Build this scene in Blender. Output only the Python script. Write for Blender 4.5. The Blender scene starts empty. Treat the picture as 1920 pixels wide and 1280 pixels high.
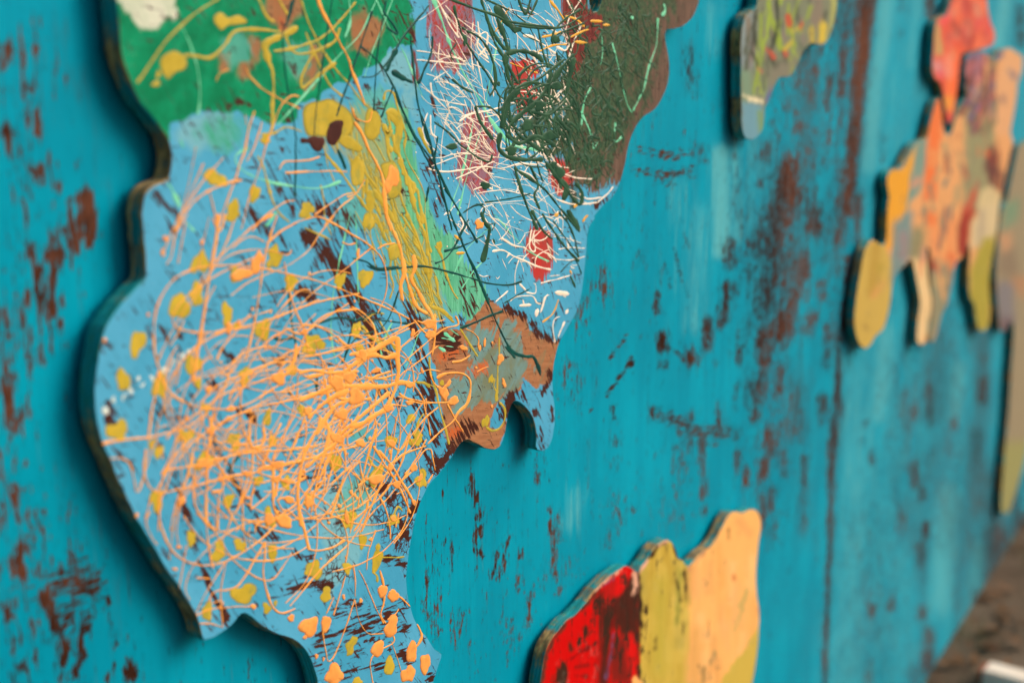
import bpy, bmesh, math, random
import numpy as np
from mathutils import Vector, Matrix
from mathutils.geometry import delaunay_2d_cdt

S = bpy.context.scene
COL = S.collection
random.seed(7)
RNG = np.random.default_rng(7)
R = math.radians

# ------------------------------------------------------------------ camera, light, exposure
F_PX = 3000.0                      # focal length, in pixels of the 1920 px wide photograph
TILT = R(16.7)                     # camera looks down
YAW = R(28.8)                      # view axis against the wall's run
WALL_D = 0.92                      # camera to wall plane (y = 0), metres
_fw = Vector((math.cos(TILT) * math.cos(YAW), math.cos(TILT) * math.sin(YAW), -math.sin(TILT)))
_rt = Vector((math.sin(YAW), -math.cos(YAW), 0))
_up = _rt.cross(_fw)


def _ray(px, py):
    return _fw + _rt * ((px - 960) / F_PX) - _up * ((py - 640) / F_PX)


_r = _ray(1732, 1280)
CAM_H = -_r.z * WALL_D / _r.y      # the wall meets the ground (z = 0) there
CAM = Vector((0, -WALL_D, CAM_H))

cam_data = bpy.data.cameras.new('camera')
cam = bpy.data.objects.new('camera', cam_data)
COL.objects.link(cam)
S.camera = cam
cam.location = CAM
cam.rotation_euler = Matrix((_rt, _up, -_fw)).transposed().to_euler()
cam_data.sensor_width = 36
cam_data.lens = F_PX / 1920 * 36
cam_data.clip_start, cam_data.clip_end = 0.05, 500
cam_data.dof.use_dof = True
cam_data.dof.focus_distance = 1.83
cam_data.dof.aperture_fstop = 3.0
cam_data.dof.aperture_blades = 0

SUN_DIR = Vector((0.56, -0.62, 0.58)).normalized()      # towards the light
SUN_EL = math.asin(SUN_DIR.z)
SUN_AZ = math.atan2(SUN_DIR.x, SUN_DIR.y)
world = bpy.data.worlds.new('World')
S.world = world
world.use_nodes = True
wn = world.node_tree
bg = wn.nodes['Background']
sky = wn.nodes.new('ShaderNodeTexSky')
sky.sky_type = 'NISHITA'
sky.sun_disc = False
sky.sun_elevation = SUN_EL
sky.sun_rotation = SUN_AZ
sky.air_density = 1.0
sky.dust_density = 6.0
sky.ozone_density = 0.6
wn.links.new(sky.outputs[0], bg.inputs[0])
bg.inputs[1].default_value = 0.10
sun_d = bpy.data.lights.new('sun', 'SUN')
sun_d.energy = 1.5
sun_d.angle = R(45)
sun_d.color = (1.0, 0.97, 0.93)
sun = bpy.data.objects.new('sun', sun_d)
COL.objects.link(sun)
sun.rotation_euler = (-SUN_DIR).to_track_quat('-Z', 'Y').to_euler()
S.view_settings.view_transform = 'Standard'
S.view_settings.look = 'None'
S.view_settings.exposure = 0.42
S.view_settings.gamma = 1.0
S.render.engine = 'CYCLES'
S.cycles.use_denoising = True
S.cycles.max_bounces = 6

# ------------------------------------------------------------------ geometry helpers
GAP, THICK = 0.009, 0.017          # spacer behind a cutout, plywood thickness
FRONT = GAP + THICK
# a reading key: each named view is a magnified window of the photograph (x0, y0, magnification)
VIEW = dict(A=(180, 0, 2.9766), B=(740, 0, 2.9766), C=(130, 400, 2.9766), D=(600, 400, 2.9766),
            E=(130, 820, 2.783), F=(600, 820, 2.783), G=(960, 900, 3.3685), H=(1560, 0, 3.2),
            I=(1560, 380, 3.2), J=(1560, 780, 2.561), K=(1240, 0, 3.2), L=(0, 0, 2.0), M=(0, 640, 2.0),
            N=(1040, 300, 1.8283), P=(560, 600, 5.953), Q=(480, 780, 5.953), R=(260, 780, 5.953),
            S=(860, 60, 5.953), T=(640, 200, 5.818), U=(180, 640, 8.532), V=(1700, 0, 5.118), X=(0, 0, 1.0))


def px(v, pts):
    x0, y0, k = VIEW[v]
    return [(x0 + x / k, y0 + y / k) for x, y in pts]


def onwall(p, off=0.0):
    """photo pixel -> (x, z) on the plane y = -off"""
    d = _ray(p[0], p[1])
    t = (WALL_D - off) / d.y
    return (t * d.x, CAM_H + t * d.z)


def topx(x, z, off=0.0):
    """arrays x, z on plane y = -off -> photo pixels"""
    v = np.stack([x, np.full_like(x, WALL_D - off), z - CAM_H], -1)
    f = v @ np.array(_fw); r = v @ np.array(_rt); u = v @ np.array(_up)
    f = np.maximum(f, 1e-3)
    return np.stack([960 + F_PX * r / f, 640 - F_PX * u / f], -1)


def smooth(pts, step=4.0, closed=False):
    """Catmull-Rom through pts, resampled about every step"""
    P = [np.array(p, float) for p in pts]
    n = len(P)
    if n < 3 and not closed:
        m = max(2, int(np.linalg.norm(P[1] - P[0]) / step))
        return [tuple(P[0] + (P[1] - P[0]) * i / m) for i in range(m + 1)]
    out = []
    segs = n if closed else n - 1
    for i in range(segs):
        if closed:
            a, b, c, d = P[i - 1], P[i], P[(i + 1) % n], P[(i + 2) % n]
        else:
            a, b, c, d = P[max(i - 1, 0)], P[i], P[i + 1], P[min(i + 2, n - 1)]
        m = max(1, int(np.linalg.norm(c - b) / step))
        for k in range(m):
            t = k / m
            out.append(tuple(0.5 * (2 * b + (c - a) * t + (2 * a - 5 * b + 4 * c - d) * t * t + (3 * b - a - 3 * c + d) * t ** 3)))
    if not closed:
        out.append(tuple(P[-1]))
    return out


def fbm1(n, freq, seed):
    r = np.random.default_rng(seed)
    out = np.zeros(n)
    amp = 1.0
    for o in range(3):
        m = max(2, int(n * freq * 2 ** o) + 2)
        out += amp * np.interp(np.linspace(0, m - 1, n), np.arange(m), r.uniform(-1, 1, m))
        amp *= 0.5
    return out


def vnoise(p, freq, seed, octaves=3):
    """value noise on an (n, 2) array"""
    out = np.zeros(len(p)); amp = 1.0
    for o in range(octaves):
        g = np.random.default_rng(seed + o).uniform(-1, 1, (64, 64))
        q = p * freq
        i = np.floor(q).astype(int); f = q - i; f = f * f * (3 - 2 * f)
        a = g[i[:, 0] % 64, i[:, 1] % 64]; b = g[(i[:, 0] + 1) % 64, i[:, 1] % 64]
        c = g[i[:, 0] % 64, (i[:, 1] + 1) % 64]; d = g[(i[:, 0] + 1) % 64, (i[:, 1] + 1) % 64]
        out += amp * ((a * (1 - f[:, 0]) + b * f[:, 0]) * (1 - f[:, 1]) + (c * (1 - f[:, 0]) + d * f[:, 0]) * f[:, 1])
        amp *= 0.5; freq = np.array(freq) * 2.0
    return out


def inside(P, poly):
    poly = np.asarray(poly); x, y = P[:, 0], P[:, 1]
    res = np.zeros(len(P), bool)
    for i in range(len(poly)):
        (x1, y1), (x2, y2) = poly[i - 1], poly[i]
        if y1 == y2: continue
        res ^= ((y1 > y) != (y2 > y)) & (x < (x2 - x1) * (y - y1) / (y2 - y1) + x1)
    return res


def segdist(P, a, b):
    a = np.asarray(a, float); ab = np.asarray(b, float) - a
    t = np.clip(((P - a) @ ab) / max(ab @ ab, 1e-9), 0, 1)
    return np.hypot(*(P - a - t[:, None] * ab).T)


def sdf(P, polys, far=60.0):
    """positive inside; polys in photo pixels"""
    best = np.full(len(P), -far)
    for poly in polys:
        lo = np.min(poly, 0) - far; hi = np.max(poly, 0) + far
        near = np.all((P > lo) & (P < hi), 1)
        if not near.any(): continue
        Q = P[near]
        d = np.full(len(Q), 1e9)
        for i in range(len(poly)):
            d = np.minimum(d, segdist(Q, poly[i - 1], poly[i]))
        s = np.where(inside(Q, poly), d, -d)
        best[near] = np.maximum(best[near], np.clip(s, -far, far))
    return best


def strokes_field(P, strokes):
    """wear: soft-edged strokes (polyline, half width, strength); value 0..1"""
    out = np.zeros(len(P))
    for pts, w, s in strokes:
        pts = np.asarray(pts, float)
        lo = pts.min(0) - 3 * w - 4; hi = pts.max(0) + 3 * w + 4
        near = np.all((P > lo) & (P < hi), 1)
        if not near.any(): continue
        Q = P[near]; d = np.full(len(Q), 1e9)
        if len(pts) == 1: d = np.hypot(*(Q - pts[0]).T)
        for i in range(1, len(pts)): d = np.minimum(d, segdist(Q, pts[i - 1], pts[i]))
        out[near] = np.maximum(out[near], s * np.exp(-(d / w) ** 2 * 0.7))
    return out


# ------------------------------------------------------------------ scene-graph helpers
def thing(name, label, cat, loc, group=None):
    o = bpy.data.objects.new(name, None); COL.objects.link(o)
    o.location = loc; o.empty_display_size = 0.05
    o['label'] = label; o['category'] = cat
    if group: o['group'] = group
    return o


def mesh_obj(name, verts, faces, mats, parent=None, smooth_shade=False, kind=None, mat_idx=None):
    me = bpy.data.meshes.new(name)
    if parent is not None:
        o = parent
        L = Vector((0, 0, 0))
        while o is not None:
            L = L + o.location; o = o.parent
        verts = np.asarray(verts, float) - np.array(L)
    me.from_pydata([tuple(v) for v in verts], [], [tuple(f) for f in faces])
    for m in (mats if isinstance(mats, (list, tuple)) else [mats]): me.materials.append(m)
    if mat_idx is not None: me.polygons.foreach_set('material_index', np.asarray(mat_idx, np.int32))
    if smooth_shade: me.polygons.foreach_set('use_smooth', np.ones(len(me.polygons), bool))
    ob = bpy.data.objects.new(name, me); COL.objects.link(ob)
    if parent is not None: ob.parent = parent
    if kind: ob['kind'] = kind
    return ob


def fattr(ob, name, vals):
    a = ob.data.attributes.new(name, 'FLOAT', 'POINT')
    a.data.foreach_set('value', np.asarray(vals, np.float32))


def cattr(ob, name, cols):
    a = ob.data.attributes.new(name, 'FLOAT_COLOR', 'POINT')
    c = np.ones((len(cols), 4), np.float32); c[:, :3] = cols
    a.data.foreach_set('color', c.ravel())


def lin(r, g, b, k=1.0):
    f = lambda c: (c / 255 / 12.92 if c / 255 <= 0.04045 else ((c / 255 + 0.055) / 1.055) ** 2.4)
    return (f(r) * k, f(g) * k, f(b) * k)


# ------------------------------------------------------------------ node helper
class NT:
    def __init__(self, name, rough=0.5, spec=0.35):
        self.m = bpy.data.materials.new(name); self.m.use_nodes = True
        self.t = self.m.node_tree; self.b = self.t.nodes['Principled BSDF']
        self.b.inputs['Roughness'].default_value = rough
        self.b.inputs['Specular IOR Level'].default_value = spec
        self.co = self.n('ShaderNodeTexCoord').outputs['Object']

    def n(self, kind, **kw):
        nd = self.t.nodes.new(kind)
        for k, v in kw.items(): setattr(nd, k, v)
        return nd

    def put(self, sock, v):
        if hasattr(v, 'is_output'): self.t.links.new(v, sock)
        elif isinstance(v, (tuple, list)): sock.default_value = tuple(v) + ((1,) if len(v) == 3 and len(sock.default_value) == 4 else ())
        else: sock.default_value = v

    def math(self, op, a, b=0.0, c=None):
        nd = self.n('ShaderNodeMath', operation=op)
        self.put(nd.inputs[0], a); self.put(nd.inputs[1], b)
        if c is not None: self.put(nd.inputs[2], c)
        return nd.outputs[0]

    def map(self, scale=(1, 1, 1), rot=(0, 0, 0), loc=(0, 0, 0), src=None):
        nd = self.n('ShaderNodeMapping')
        self.put(nd.inputs[0], src or self.co)
        nd.inputs['Scale'].default_value = scale; nd.inputs['Rotation'].default_value = rot; nd.inputs['Location'].default_value = loc
        return nd.outputs[0]

    def noise(self, vec, scale=1.0, detail=4.0, rough=0.55, dist=0.0):
        nd = self.n('ShaderNodeTexNoise')
        self.put(nd.inputs['Vector'], vec); nd.inputs['Scale'].default_value = scale
        nd.inputs['Detail'].default_value = detail; nd.inputs['Roughness'].default_value = rough
        nd.inputs['Distortion'].default_value = dist
        return nd.outputs[0]

    def vor(self, vec, scale, feature='F1'):
        nd = self.n('ShaderNodeTexVoronoi', feature=feature)
        self.put(nd.inputs['Vector'], vec); nd.inputs['Scale'].default_value = scale
        return nd.outputs['Distance']

    def attr(self, name):
        return self.n('ShaderNodeAttribute', attribute_name=name).outputs['Fac']

    def acol(self, name):
        return self.n('ShaderNodeAttribute', attribute_name=name).outputs['Color']

    def ctr(self, n, gain):
        return self.math('MULTIPLY', self.math('SUBTRACT', n, 0.5), gain)

    def step(self, v, lo, hi):
        nd = self.n('ShaderNodeMapRange', interpolation_type='SMOOTHSTEP')
        self.put(nd.inputs['Value'], v); self.put(nd.inputs['From Min'], lo); self.put(nd.inputs['From Max'], hi)
        return nd.outputs[0]

    def mix(self, fac, a, b, mode='MIX'):
        nd = self.n('ShaderNodeMix', data_type='RGBA', blend_type=mode)
        self.put(nd.inputs[0], fac); self.put(nd.inputs[6], a); self.put(nd.inputs[7], b)
        return nd.outputs[2]

    def bump(self, h, dist=0.001, strength=1.0):
        nd = self.n('ShaderNodeBump')
        self.put(nd.inputs['Height'], h); nd.inputs['Distance'].default_value = dist; nd.inputs['Strength'].default_value = strength
        self.t.links.new(nd.outputs[0], self.b.inputs['Normal'])

    def out(self, col, rough=None):
        self.put(self.b.inputs['Base Color'], col)
        if rough is not None: self.put(self.b.inputs['Roughness'], rough)
        return self.m
# ------------------------------------------------------------------ materials
C_WALL = lin(0, 160, 182)
C_BROWN = lin(92, 46, 32)


def wall_material():
    m = NT('turquoise_board_paint', 0.5, 0.05)
    v = m.map((1, 1, 1))
    streak = m.noise(m.map((150, 1, 9)), 1.0, 5, 0.6)            # brush streaks, upright
    fine = m.noise(m.map((420, 1, 26)), 1.0, 3, 0.6)
    blot = m.noise(v, 4.0, 4, 0.6)
    c = m.mix(m.step(blot, 0.3, 0.72), lin(0, 138, 163), lin(0, 157, 182))
    c = m.mix(m.math('MULTIPLY', m.step(streak, 0.5, 0.7), 0.3), c, lin(0, 116, 140))
    broad = m.noise(m.map((18, 1, 1.2)), 1.0, 4, 0.6)
    c = m.mix(m.math('MULTIPLY', m.step(broad, 0.45, 0.65), 0.42), c, lin(0, 128, 154))
    c = m.mix(m.math('MULTIPLY', m.step(fine, 0.55, 0.8), 0.25), c, lin(0, 178, 196))
    # chalky, faded places
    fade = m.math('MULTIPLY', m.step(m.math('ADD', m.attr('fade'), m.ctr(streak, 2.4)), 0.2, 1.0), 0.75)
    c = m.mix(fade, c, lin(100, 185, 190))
    # rubbed, dirty places (thin paint, dark undercoat shimmering through)
    rub = m.step(m.math('ADD', m.math('MULTIPLY', m.attr('rub'), 0.8), m.math('ADD', m.ctr(fine, 2.4), m.ctr(streak, 1.6))), 0.25, 0.9)
    c = m.mix(m.math('MULTIPLY', rub, 0.75), c, lin(60, 84, 90))
    # brown undercoat where the paint is gone
    wob = m.noise(m.map((190, 1, 62)), 1.0, 5, 0.68)
    hair = m.noise(m.map((520, 1, 30)), 1.0, 3, 0.6)
    clump = m.noise(m.map((40, 1, 16)), 1.0, 3, 0.6)
    swn = m.noise(m.map((34, 1, 330), src=m.map(rot=(0, R(-7), 0))), 1.0, 4, 0.65)
    sa = m.attr('swipe')
    sw = m.math('ADD', sa, m.math('MULTIPLY', m.math('ADD', m.ctr(swn, 4.4), m.ctr(clump, 1.0)), m.step(sa, 0.1, 0.5)))
    n1 = m.math('ADD', m.math('ADD', m.ctr(streak, 1.3), m.ctr(hair, 1.5)), m.math('ADD', m.ctr(wob, 3.0), m.ctr(clump, 1.2)))
    spk = m.math('MULTIPLY', m.step(m.noise(v, 2.2, 3, 0.6), 0.5, 0.72), 0.12)
    w = m.math('MAXIMUM', m.math('ADD', m.math('MAXIMUM', m.attr('wear'), spk), n1), sw)
    mask = m.step(w, 0.55, 0.64)
    c = m.mix(m.math('MULTIPLY', m.step(w, 0.30, 0.60), 0.5), c, lin(0, 92, 104))
    brown = m.mix(m.step(m.math('ADD', m.noise(v, 3.0, 3), m.ctr(m.noise(v, 60, 3), 0.6)), 0.3, 0.75), lin(46, 24, 14), lin(102, 62, 45))
    c = m.mix(mask, c, brown)
    h = m.math('SUBTRACT', m.math('ADD', m.math('MULTIPLY', streak, 0.25), m.math('MULTIPLY', fine, 0.25)), m.math('MULTIPLY', mask, 0.8))
    m.bump(h, 0.0006, 0.8)
    return m.out(c, m.math('ADD', 0.42, m.math('MULTIPLY', mask, 0.25)))


def edge_material():
    m = NT('plywood_edge', 0.6, 0.25)
    sep = m.n('ShaderNodeSeparateXYZ'); m.put(sep.inputs[0], m.co)
    along = m.noise(m.map((14, 0, 14)), 1.0, 4, 0.6)
    ply = m.noise(m.map((6, 520, 6)), 1.0, 3, 0.6)
    spl = m.noise(m.map((60, 160, 60)), 1.0, 4, 0.65)
    c = m.mix(m.step(ply, 0.35, 0.7), lin(0, 104, 108), lin(10, 168, 172))
    c = m.mix(m.math('MULTIPLY', m.step(spl, 0.45, 0.7), 0.7), c, lin(34, 112, 84))
    bare = m.step(m.math('ADD', m.math('ADD', along, m.math('MULTIPLY', ply, 0.4)), m.math('MULTIPLY', spl, 0.3)), 0.83, 0.95)
    wood = m.mix(m.step(spl, 0.35, 0.7), lin(104, 76, 44), lin(186, 150, 92))
    c = m.mix(bare, c, wood)
    m.bump(m.math('ADD', ply, m.math('MULTIPLY', spl, 0.5)), 0.0012, 1.0)
    return m.out(c)


def layer(m, base, attr, col, amp=10.0, nz=None, soft=2.0, opacity=1.0, bias=0.0):
    v = m.math('ADD', m.attr(attr), bias)
    if nz is not None: v = m.math('ADD', v, m.ctr(nz, 5 * amp))
    k = m.step(v, -soft, soft)
    if opacity != 1.0 or hasattr(opacity, 'is_output'): k = m.math('MULTIPLY', k, opacity)
    return m.mix(k, base, col), k


def main_board_material():
    m = NT('layered_board_paint', 0.45, 0.1)
    v = m.map()
    blot = m.noise(v, 7.0, 4, 0.6)
    mid = m.noise(v, 45.0, 4, 0.62)
    fine = m.noise(v, 260.0, 3, 0.6)
    vert = m.noise(m.map((190, 1, 22)), 1.0, 4, 0.6)                         # upright brush marks
    diag = m.noise(m.map((250, 1, 28), src=m.map(rot=(0, R(34), 0))), 1.0, 4, 0.62)       # brush marks, down to the right
    cross = m.noise(m.map((240, 1, 24), src=m.map(rot=(0, R(-104), 0))), 1.0, 4, 0.62)      # near-level brush marks
    base = m.mix(m.step(blot, 0.3, 0.7), lin(66, 156, 190), lin(88, 172, 206))
    base = m.mix(m.math('MULTIPLY', m.step(diag, 0.5, 0.75), 0.25), base, lin(44, 130, 170))
    c = base
    c, _ = layer(m, c, 'pale', lin(124, 182, 190), 14, mid, 10, 0.75)
    # green field, dark specks in it
    green = m.mix(m.step(mid, 0.3, 0.75), lin(0, 118, 76), lin(0, 154, 106))
    green = m.mix(m.math('MULTIPLY', m.step(fine, 0.62, 0.7), 0.5), green, lin(10, 70, 50))
    c, _ = layer(m, c, 'green', green, 9, mid, 2)
    c, _ = layer(m, c, 'teal', m.mix(mid, lin(70, 160, 150), lin(110, 190, 170)), 16, diag, 8, 0.7)
    c, _ = layer(m, c, 'wash', m.mix(m.step(diag, 0.35, 0.65), lin(150, 158, 62), lin(186, 170, 66)), 22, diag, 10, 0.62)
    c, _ = layer(m, c, 'mint', m.mix(m.step(vert, 0.3, 0.7), lin(72, 164, 118), lin(112, 196, 152)), 9, vert, 3, 0.92)
    c, _ = layer(m, c, 'smear', m.mix(m.step(diag, 0.3, 0.7), lin(40, 158, 112), lin(98, 176, 176)), 16, mid, 16, 0.9)
    c, _ = layer(m, c, 'cream', m.mix(m.step(mid, 0.35, 0.7), lin(196, 204, 178), lin(222, 222, 200)), 12, mid, 4)
    # upper right: brown wash under a dark green net
    c, _ = layer(m, c, 'brown', m.mix(m.step(vert, 0.3, 0.7), lin(82, 66, 56), lin(122, 96, 82)), 12, vert, 2)
    cell = m.vor(m.map((1, 1, 0.8)), 95.0, 'DISTANCE_TO_EDGE')
    net = m.math('ADD', m.math('ADD', 0.3, m.math('MULTIPLY', m.step(cell, 0.2, 0.04), 0.6)), m.math('MULTIPLY', m.step(m.math('ADD', mid, m.ctr(blot, 0.5)), 0.38, 0.56), 0.8))
    c, _ = layer(m, c, 'dark', m.mix(m.step(fine, 0.3, 0.7), lin(40, 66, 48), lin(78, 98, 70)), 26, mid, 14, m.math('MINIMUM', net, 1.0))
    # red brush dabs
    spk = m.step(m.math('ADD', fine, m.math('MULTIPLY', vert, 0.6)), 0.68, 0.86)
    red = m.mix(m.step(mid, 0.3, 0.7), lin(178, 56, 50), lin(146, 70, 64))
    c, k = layer(m, c, 'red', red, 12, vert, 1.5, m.math('SUBTRACT', 1.0, m.math('MULTIPLY', spk, 0.3)))
    c, _ = layer(m, c, 'scarlet', m.mix(m.step(mid, 0.3, 0.7), lin(192, 52, 48), lin(168, 72, 64)), 7, vert, 1.5)
    c, _ = layer(m, c, 'maroon', m.mix(m.step(vert, 0.3, 0.7), lin(92, 34, 32), lin(136, 62, 56)), 7, vert, 2)
    # tan patch with grey green and orange worked in wet
    tan = m.mix(m.step(cross, 0.3, 0.72), lin(150, 98, 66), lin(182, 126, 86))
    swirl = m.noise(m.map((22, 1, 12), src=m.map(rot=(0, R(-60), 0))), 1.0, 5, 0.68, 1.2)
    tan = m.mix(m.math('MULTIPLY', m.step(swirl, 0.56, 0.68), 0.6), tan, lin(120, 126, 94))
    c, _ = layer(m, c, 'tan', tan, 5, mid, 1.5)
    gg = m.mix(m.step(swirl, 0.4, 0.65), lin(106, 128, 104), lin(98, 156, 158))
    c, _ = layer(m, c, 'sage', gg, 22, swirl, 4, 0.85)
    c, _ = layer(m, c, 'ember', m.mix(mid, lin(214, 96, 40), lin(190, 100, 54)), 14, diag, 5, 0.9)
    c, _ = layer(m, c, 'rust', m.mix(vert, lin(196, 104, 62), lin(150, 96, 70)), 14, mid, 10, 0.8)
    # dry-brushed and flaked places, dark brown showing
    n1 = m.math('ADD', m.ctr(diag, 4.2), m.ctr(mid, 1.6))
    w = m.math('ADD', m.math('MAXIMUM', m.attr('wear'), 0.07), n1)
    k1 = m.step(w, 0.60, 0.68)
    n2 = m.math('ADD', m.ctr(cross, 4.2), m.ctr(mid, 1.4))
    k2 = m.step(m.math('ADD', m.attr('level'), n2), 0.60, 0.68)
    crk = m.vor(m.map((1, 1, 1)), 120.0, 'DISTANCE_TO_EDGE')
    k3 = m.math('MULTIPLY', m.step(m.math('ADD', m.attr('crack'), m.math('SUBTRACT', mid, 0.5)), 0.2, 0.6), m.step(crk, 0.10, 0.03))
    k4 = m.step(m.math('ADD', m.attr('crack'), m.math('MULTIPLY', m.math('SUBTRACT', mid, 0.5), 2.2)), 0.80, 0.86)
    k = m.math('MAXIMUM', m.math('MAXIMUM', k1, k2), m.math('MAXIMUM', k3, k4))
    k = m.math('MAXIMUM', k, m.math('MULTIPLY', m.step(fine, 0.70, 0.74), 0.45))
    halo = m.math('MAXIMUM', m.step(w, 0.36, 0.66), m.step(m.math('ADD', m.attr('level'), n2), 0.36, 0.66))
    c = m.mix(m.math('MULTIPLY', halo, 0.45), c, m.mix(0.6, c, lin(40, 56, 66)))
    c = m.mix(k, c, m.mix(mid, lin(48, 22, 18), lin(84, 44, 34)))
    # cream pinhead specks
    c = m.mix(m.math('MULTIPLY', m.step(m.vor(v, 330.0), 0.13, 0.08), m.step(mid, 0.5, 0.7)), c, lin(225, 215, 195))
    h = m.math('SUBTRACT', m.math('ADD', m.math('MULTIPLY', diag, 0.35), m.math('ADD', m.math('MULTIPLY', vert, 0.2), m.math('MULTIPLY', mid, 0.35))), m.math('MULTIPLY', k, 0.6))
    m.bump(h, 0.0007, 0.8)
    return m.out(c, m.math('ADD', 0.36, m.math('MULTIPLY', mid, 0.2)))


def small_board_material(name, grain=0.35, dark=lin(56, 34, 24), flake=0.2):
    """paint laid out per vertex; the shader adds brush grain and flaking"""
    m = NT(name, 0.5, 0.09)
    v = m.map()
    vert = m.noise(m.map((120, 1, 12)), 1.0, 4, 0.6)
    mid = m.noise(v, 40.0, 4, 0.65)
    c = m.acol('paint')
    c = m.mix(m.math('MULTIPLY', m.step(vert, 0.5, 0.8), grain), c, m.mix(0.55, c, dark))
    c = m.mix(m.math('MULTIPLY', m.step(mid, 0.55, 0.8), grain * 0.6), c, m.mix(0.35, c, (0.8, 0.75, 0.6)))
    w = m.math('ADD', m.attr('wear'), m.math('ADD', m.ctr(vert, 2.6), m.ctr(mid, 2.6)))
    k = m.step(w, 0.56, 0.68)
    c = m.mix(k, c, dark)
    m.bump(m.math('SUBTRACT', m.math('ADD', vert, mid), k), 0.0007, 0.7)
    return m.out(c)


def drip_material(name, col, col2, rough=0.35, scale=38.0, rim=None, under=None):
    m = NT(name, rough, 0.16)
    n = m.noise(m.map(), scale, 4, 0.6)
    f = m.noise(m.map(), scale * 6, 2, 0.6)
    c = m.mix(m.step(n, 0.3, 0.72), col, col2)
    c = m.mix(m.math('MULTIPLY', m.step(f, 0.66, 0.72), 0.35), c, tuple(x * 0.35 for x in col))
    if under is not None:      # thin places, the board shining through
        g = m.noise(m.map(loc=(3, 0, 5)), scale * 1.6, 4, 0.65)
        c = m.mix(m.math('MULTIPLY', m.step(g, 0.5, 0.66), 0.6), c, under)
    if rim is not None:
        c = m.mix(m.math('MULTIPLY', m.step(m.attr('rim'), 0.80, 1.0), 0.75), c, rim)
    m.bump(m.math('ADD', n, m.math('MULTIPLY', f, 0.3)), 0.0005, 0.5)
    return m.out(c)


M_WALL = wall_material()
M_EDGE = edge_material()
M_MAIN = main_board_material()
M_ORANGE = drip_material('orange_drip_paint', lin(252, 162, 70), lin(255, 178, 88), rim=lin(240, 150, 68))
M_ORANGE_POOL = drip_material('orange_pool_paint', lin(248, 154, 74), lin(255, 172, 86), 0.35, 60.0, lin(206, 126, 70), lin(218, 146, 76))
M_YELLOW = drip_material('mustard_drip_paint', lin(182, 158, 50), lin(204, 176, 66), rim=lin(122, 122, 56), under=lin(140, 150, 76))
M_OLIVE = drip_material('mustard_blob_paint', lin(184, 160, 46), lin(208, 176, 58), 0.4, 34, lin(112, 122, 64), lin(150, 150, 78))
M_CREAM = drip_material('cream_drip_paint', lin(246, 226, 200), lin(255, 238, 216))
M_DKGREEN = drip_material('bottle_green_drip_paint', lin(26, 66, 48), lin(52, 92, 66), 0.34)
M_TEAL = drip_material('dark_teal_drip_paint', lin(0, 60, 58), lin(10, 84, 76), 0.35)
M_MINT = drip_material('mint_drip_paint', lin(104, 206, 158), lin(140, 224, 182), 0.4)
M_AMBER = drip_material('amber_drip_paint', lin(222, 160, 50), lin(236, 176, 70), 0.4)
M_UMBER = drip_material('umber_undercoat', lin(60, 26, 22), lin(82, 40, 32), 0.6)
M_WHITE = drip_material('white_brush_paint', lin(196, 212, 204), lin(236, 234, 218), 0.5)
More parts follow.
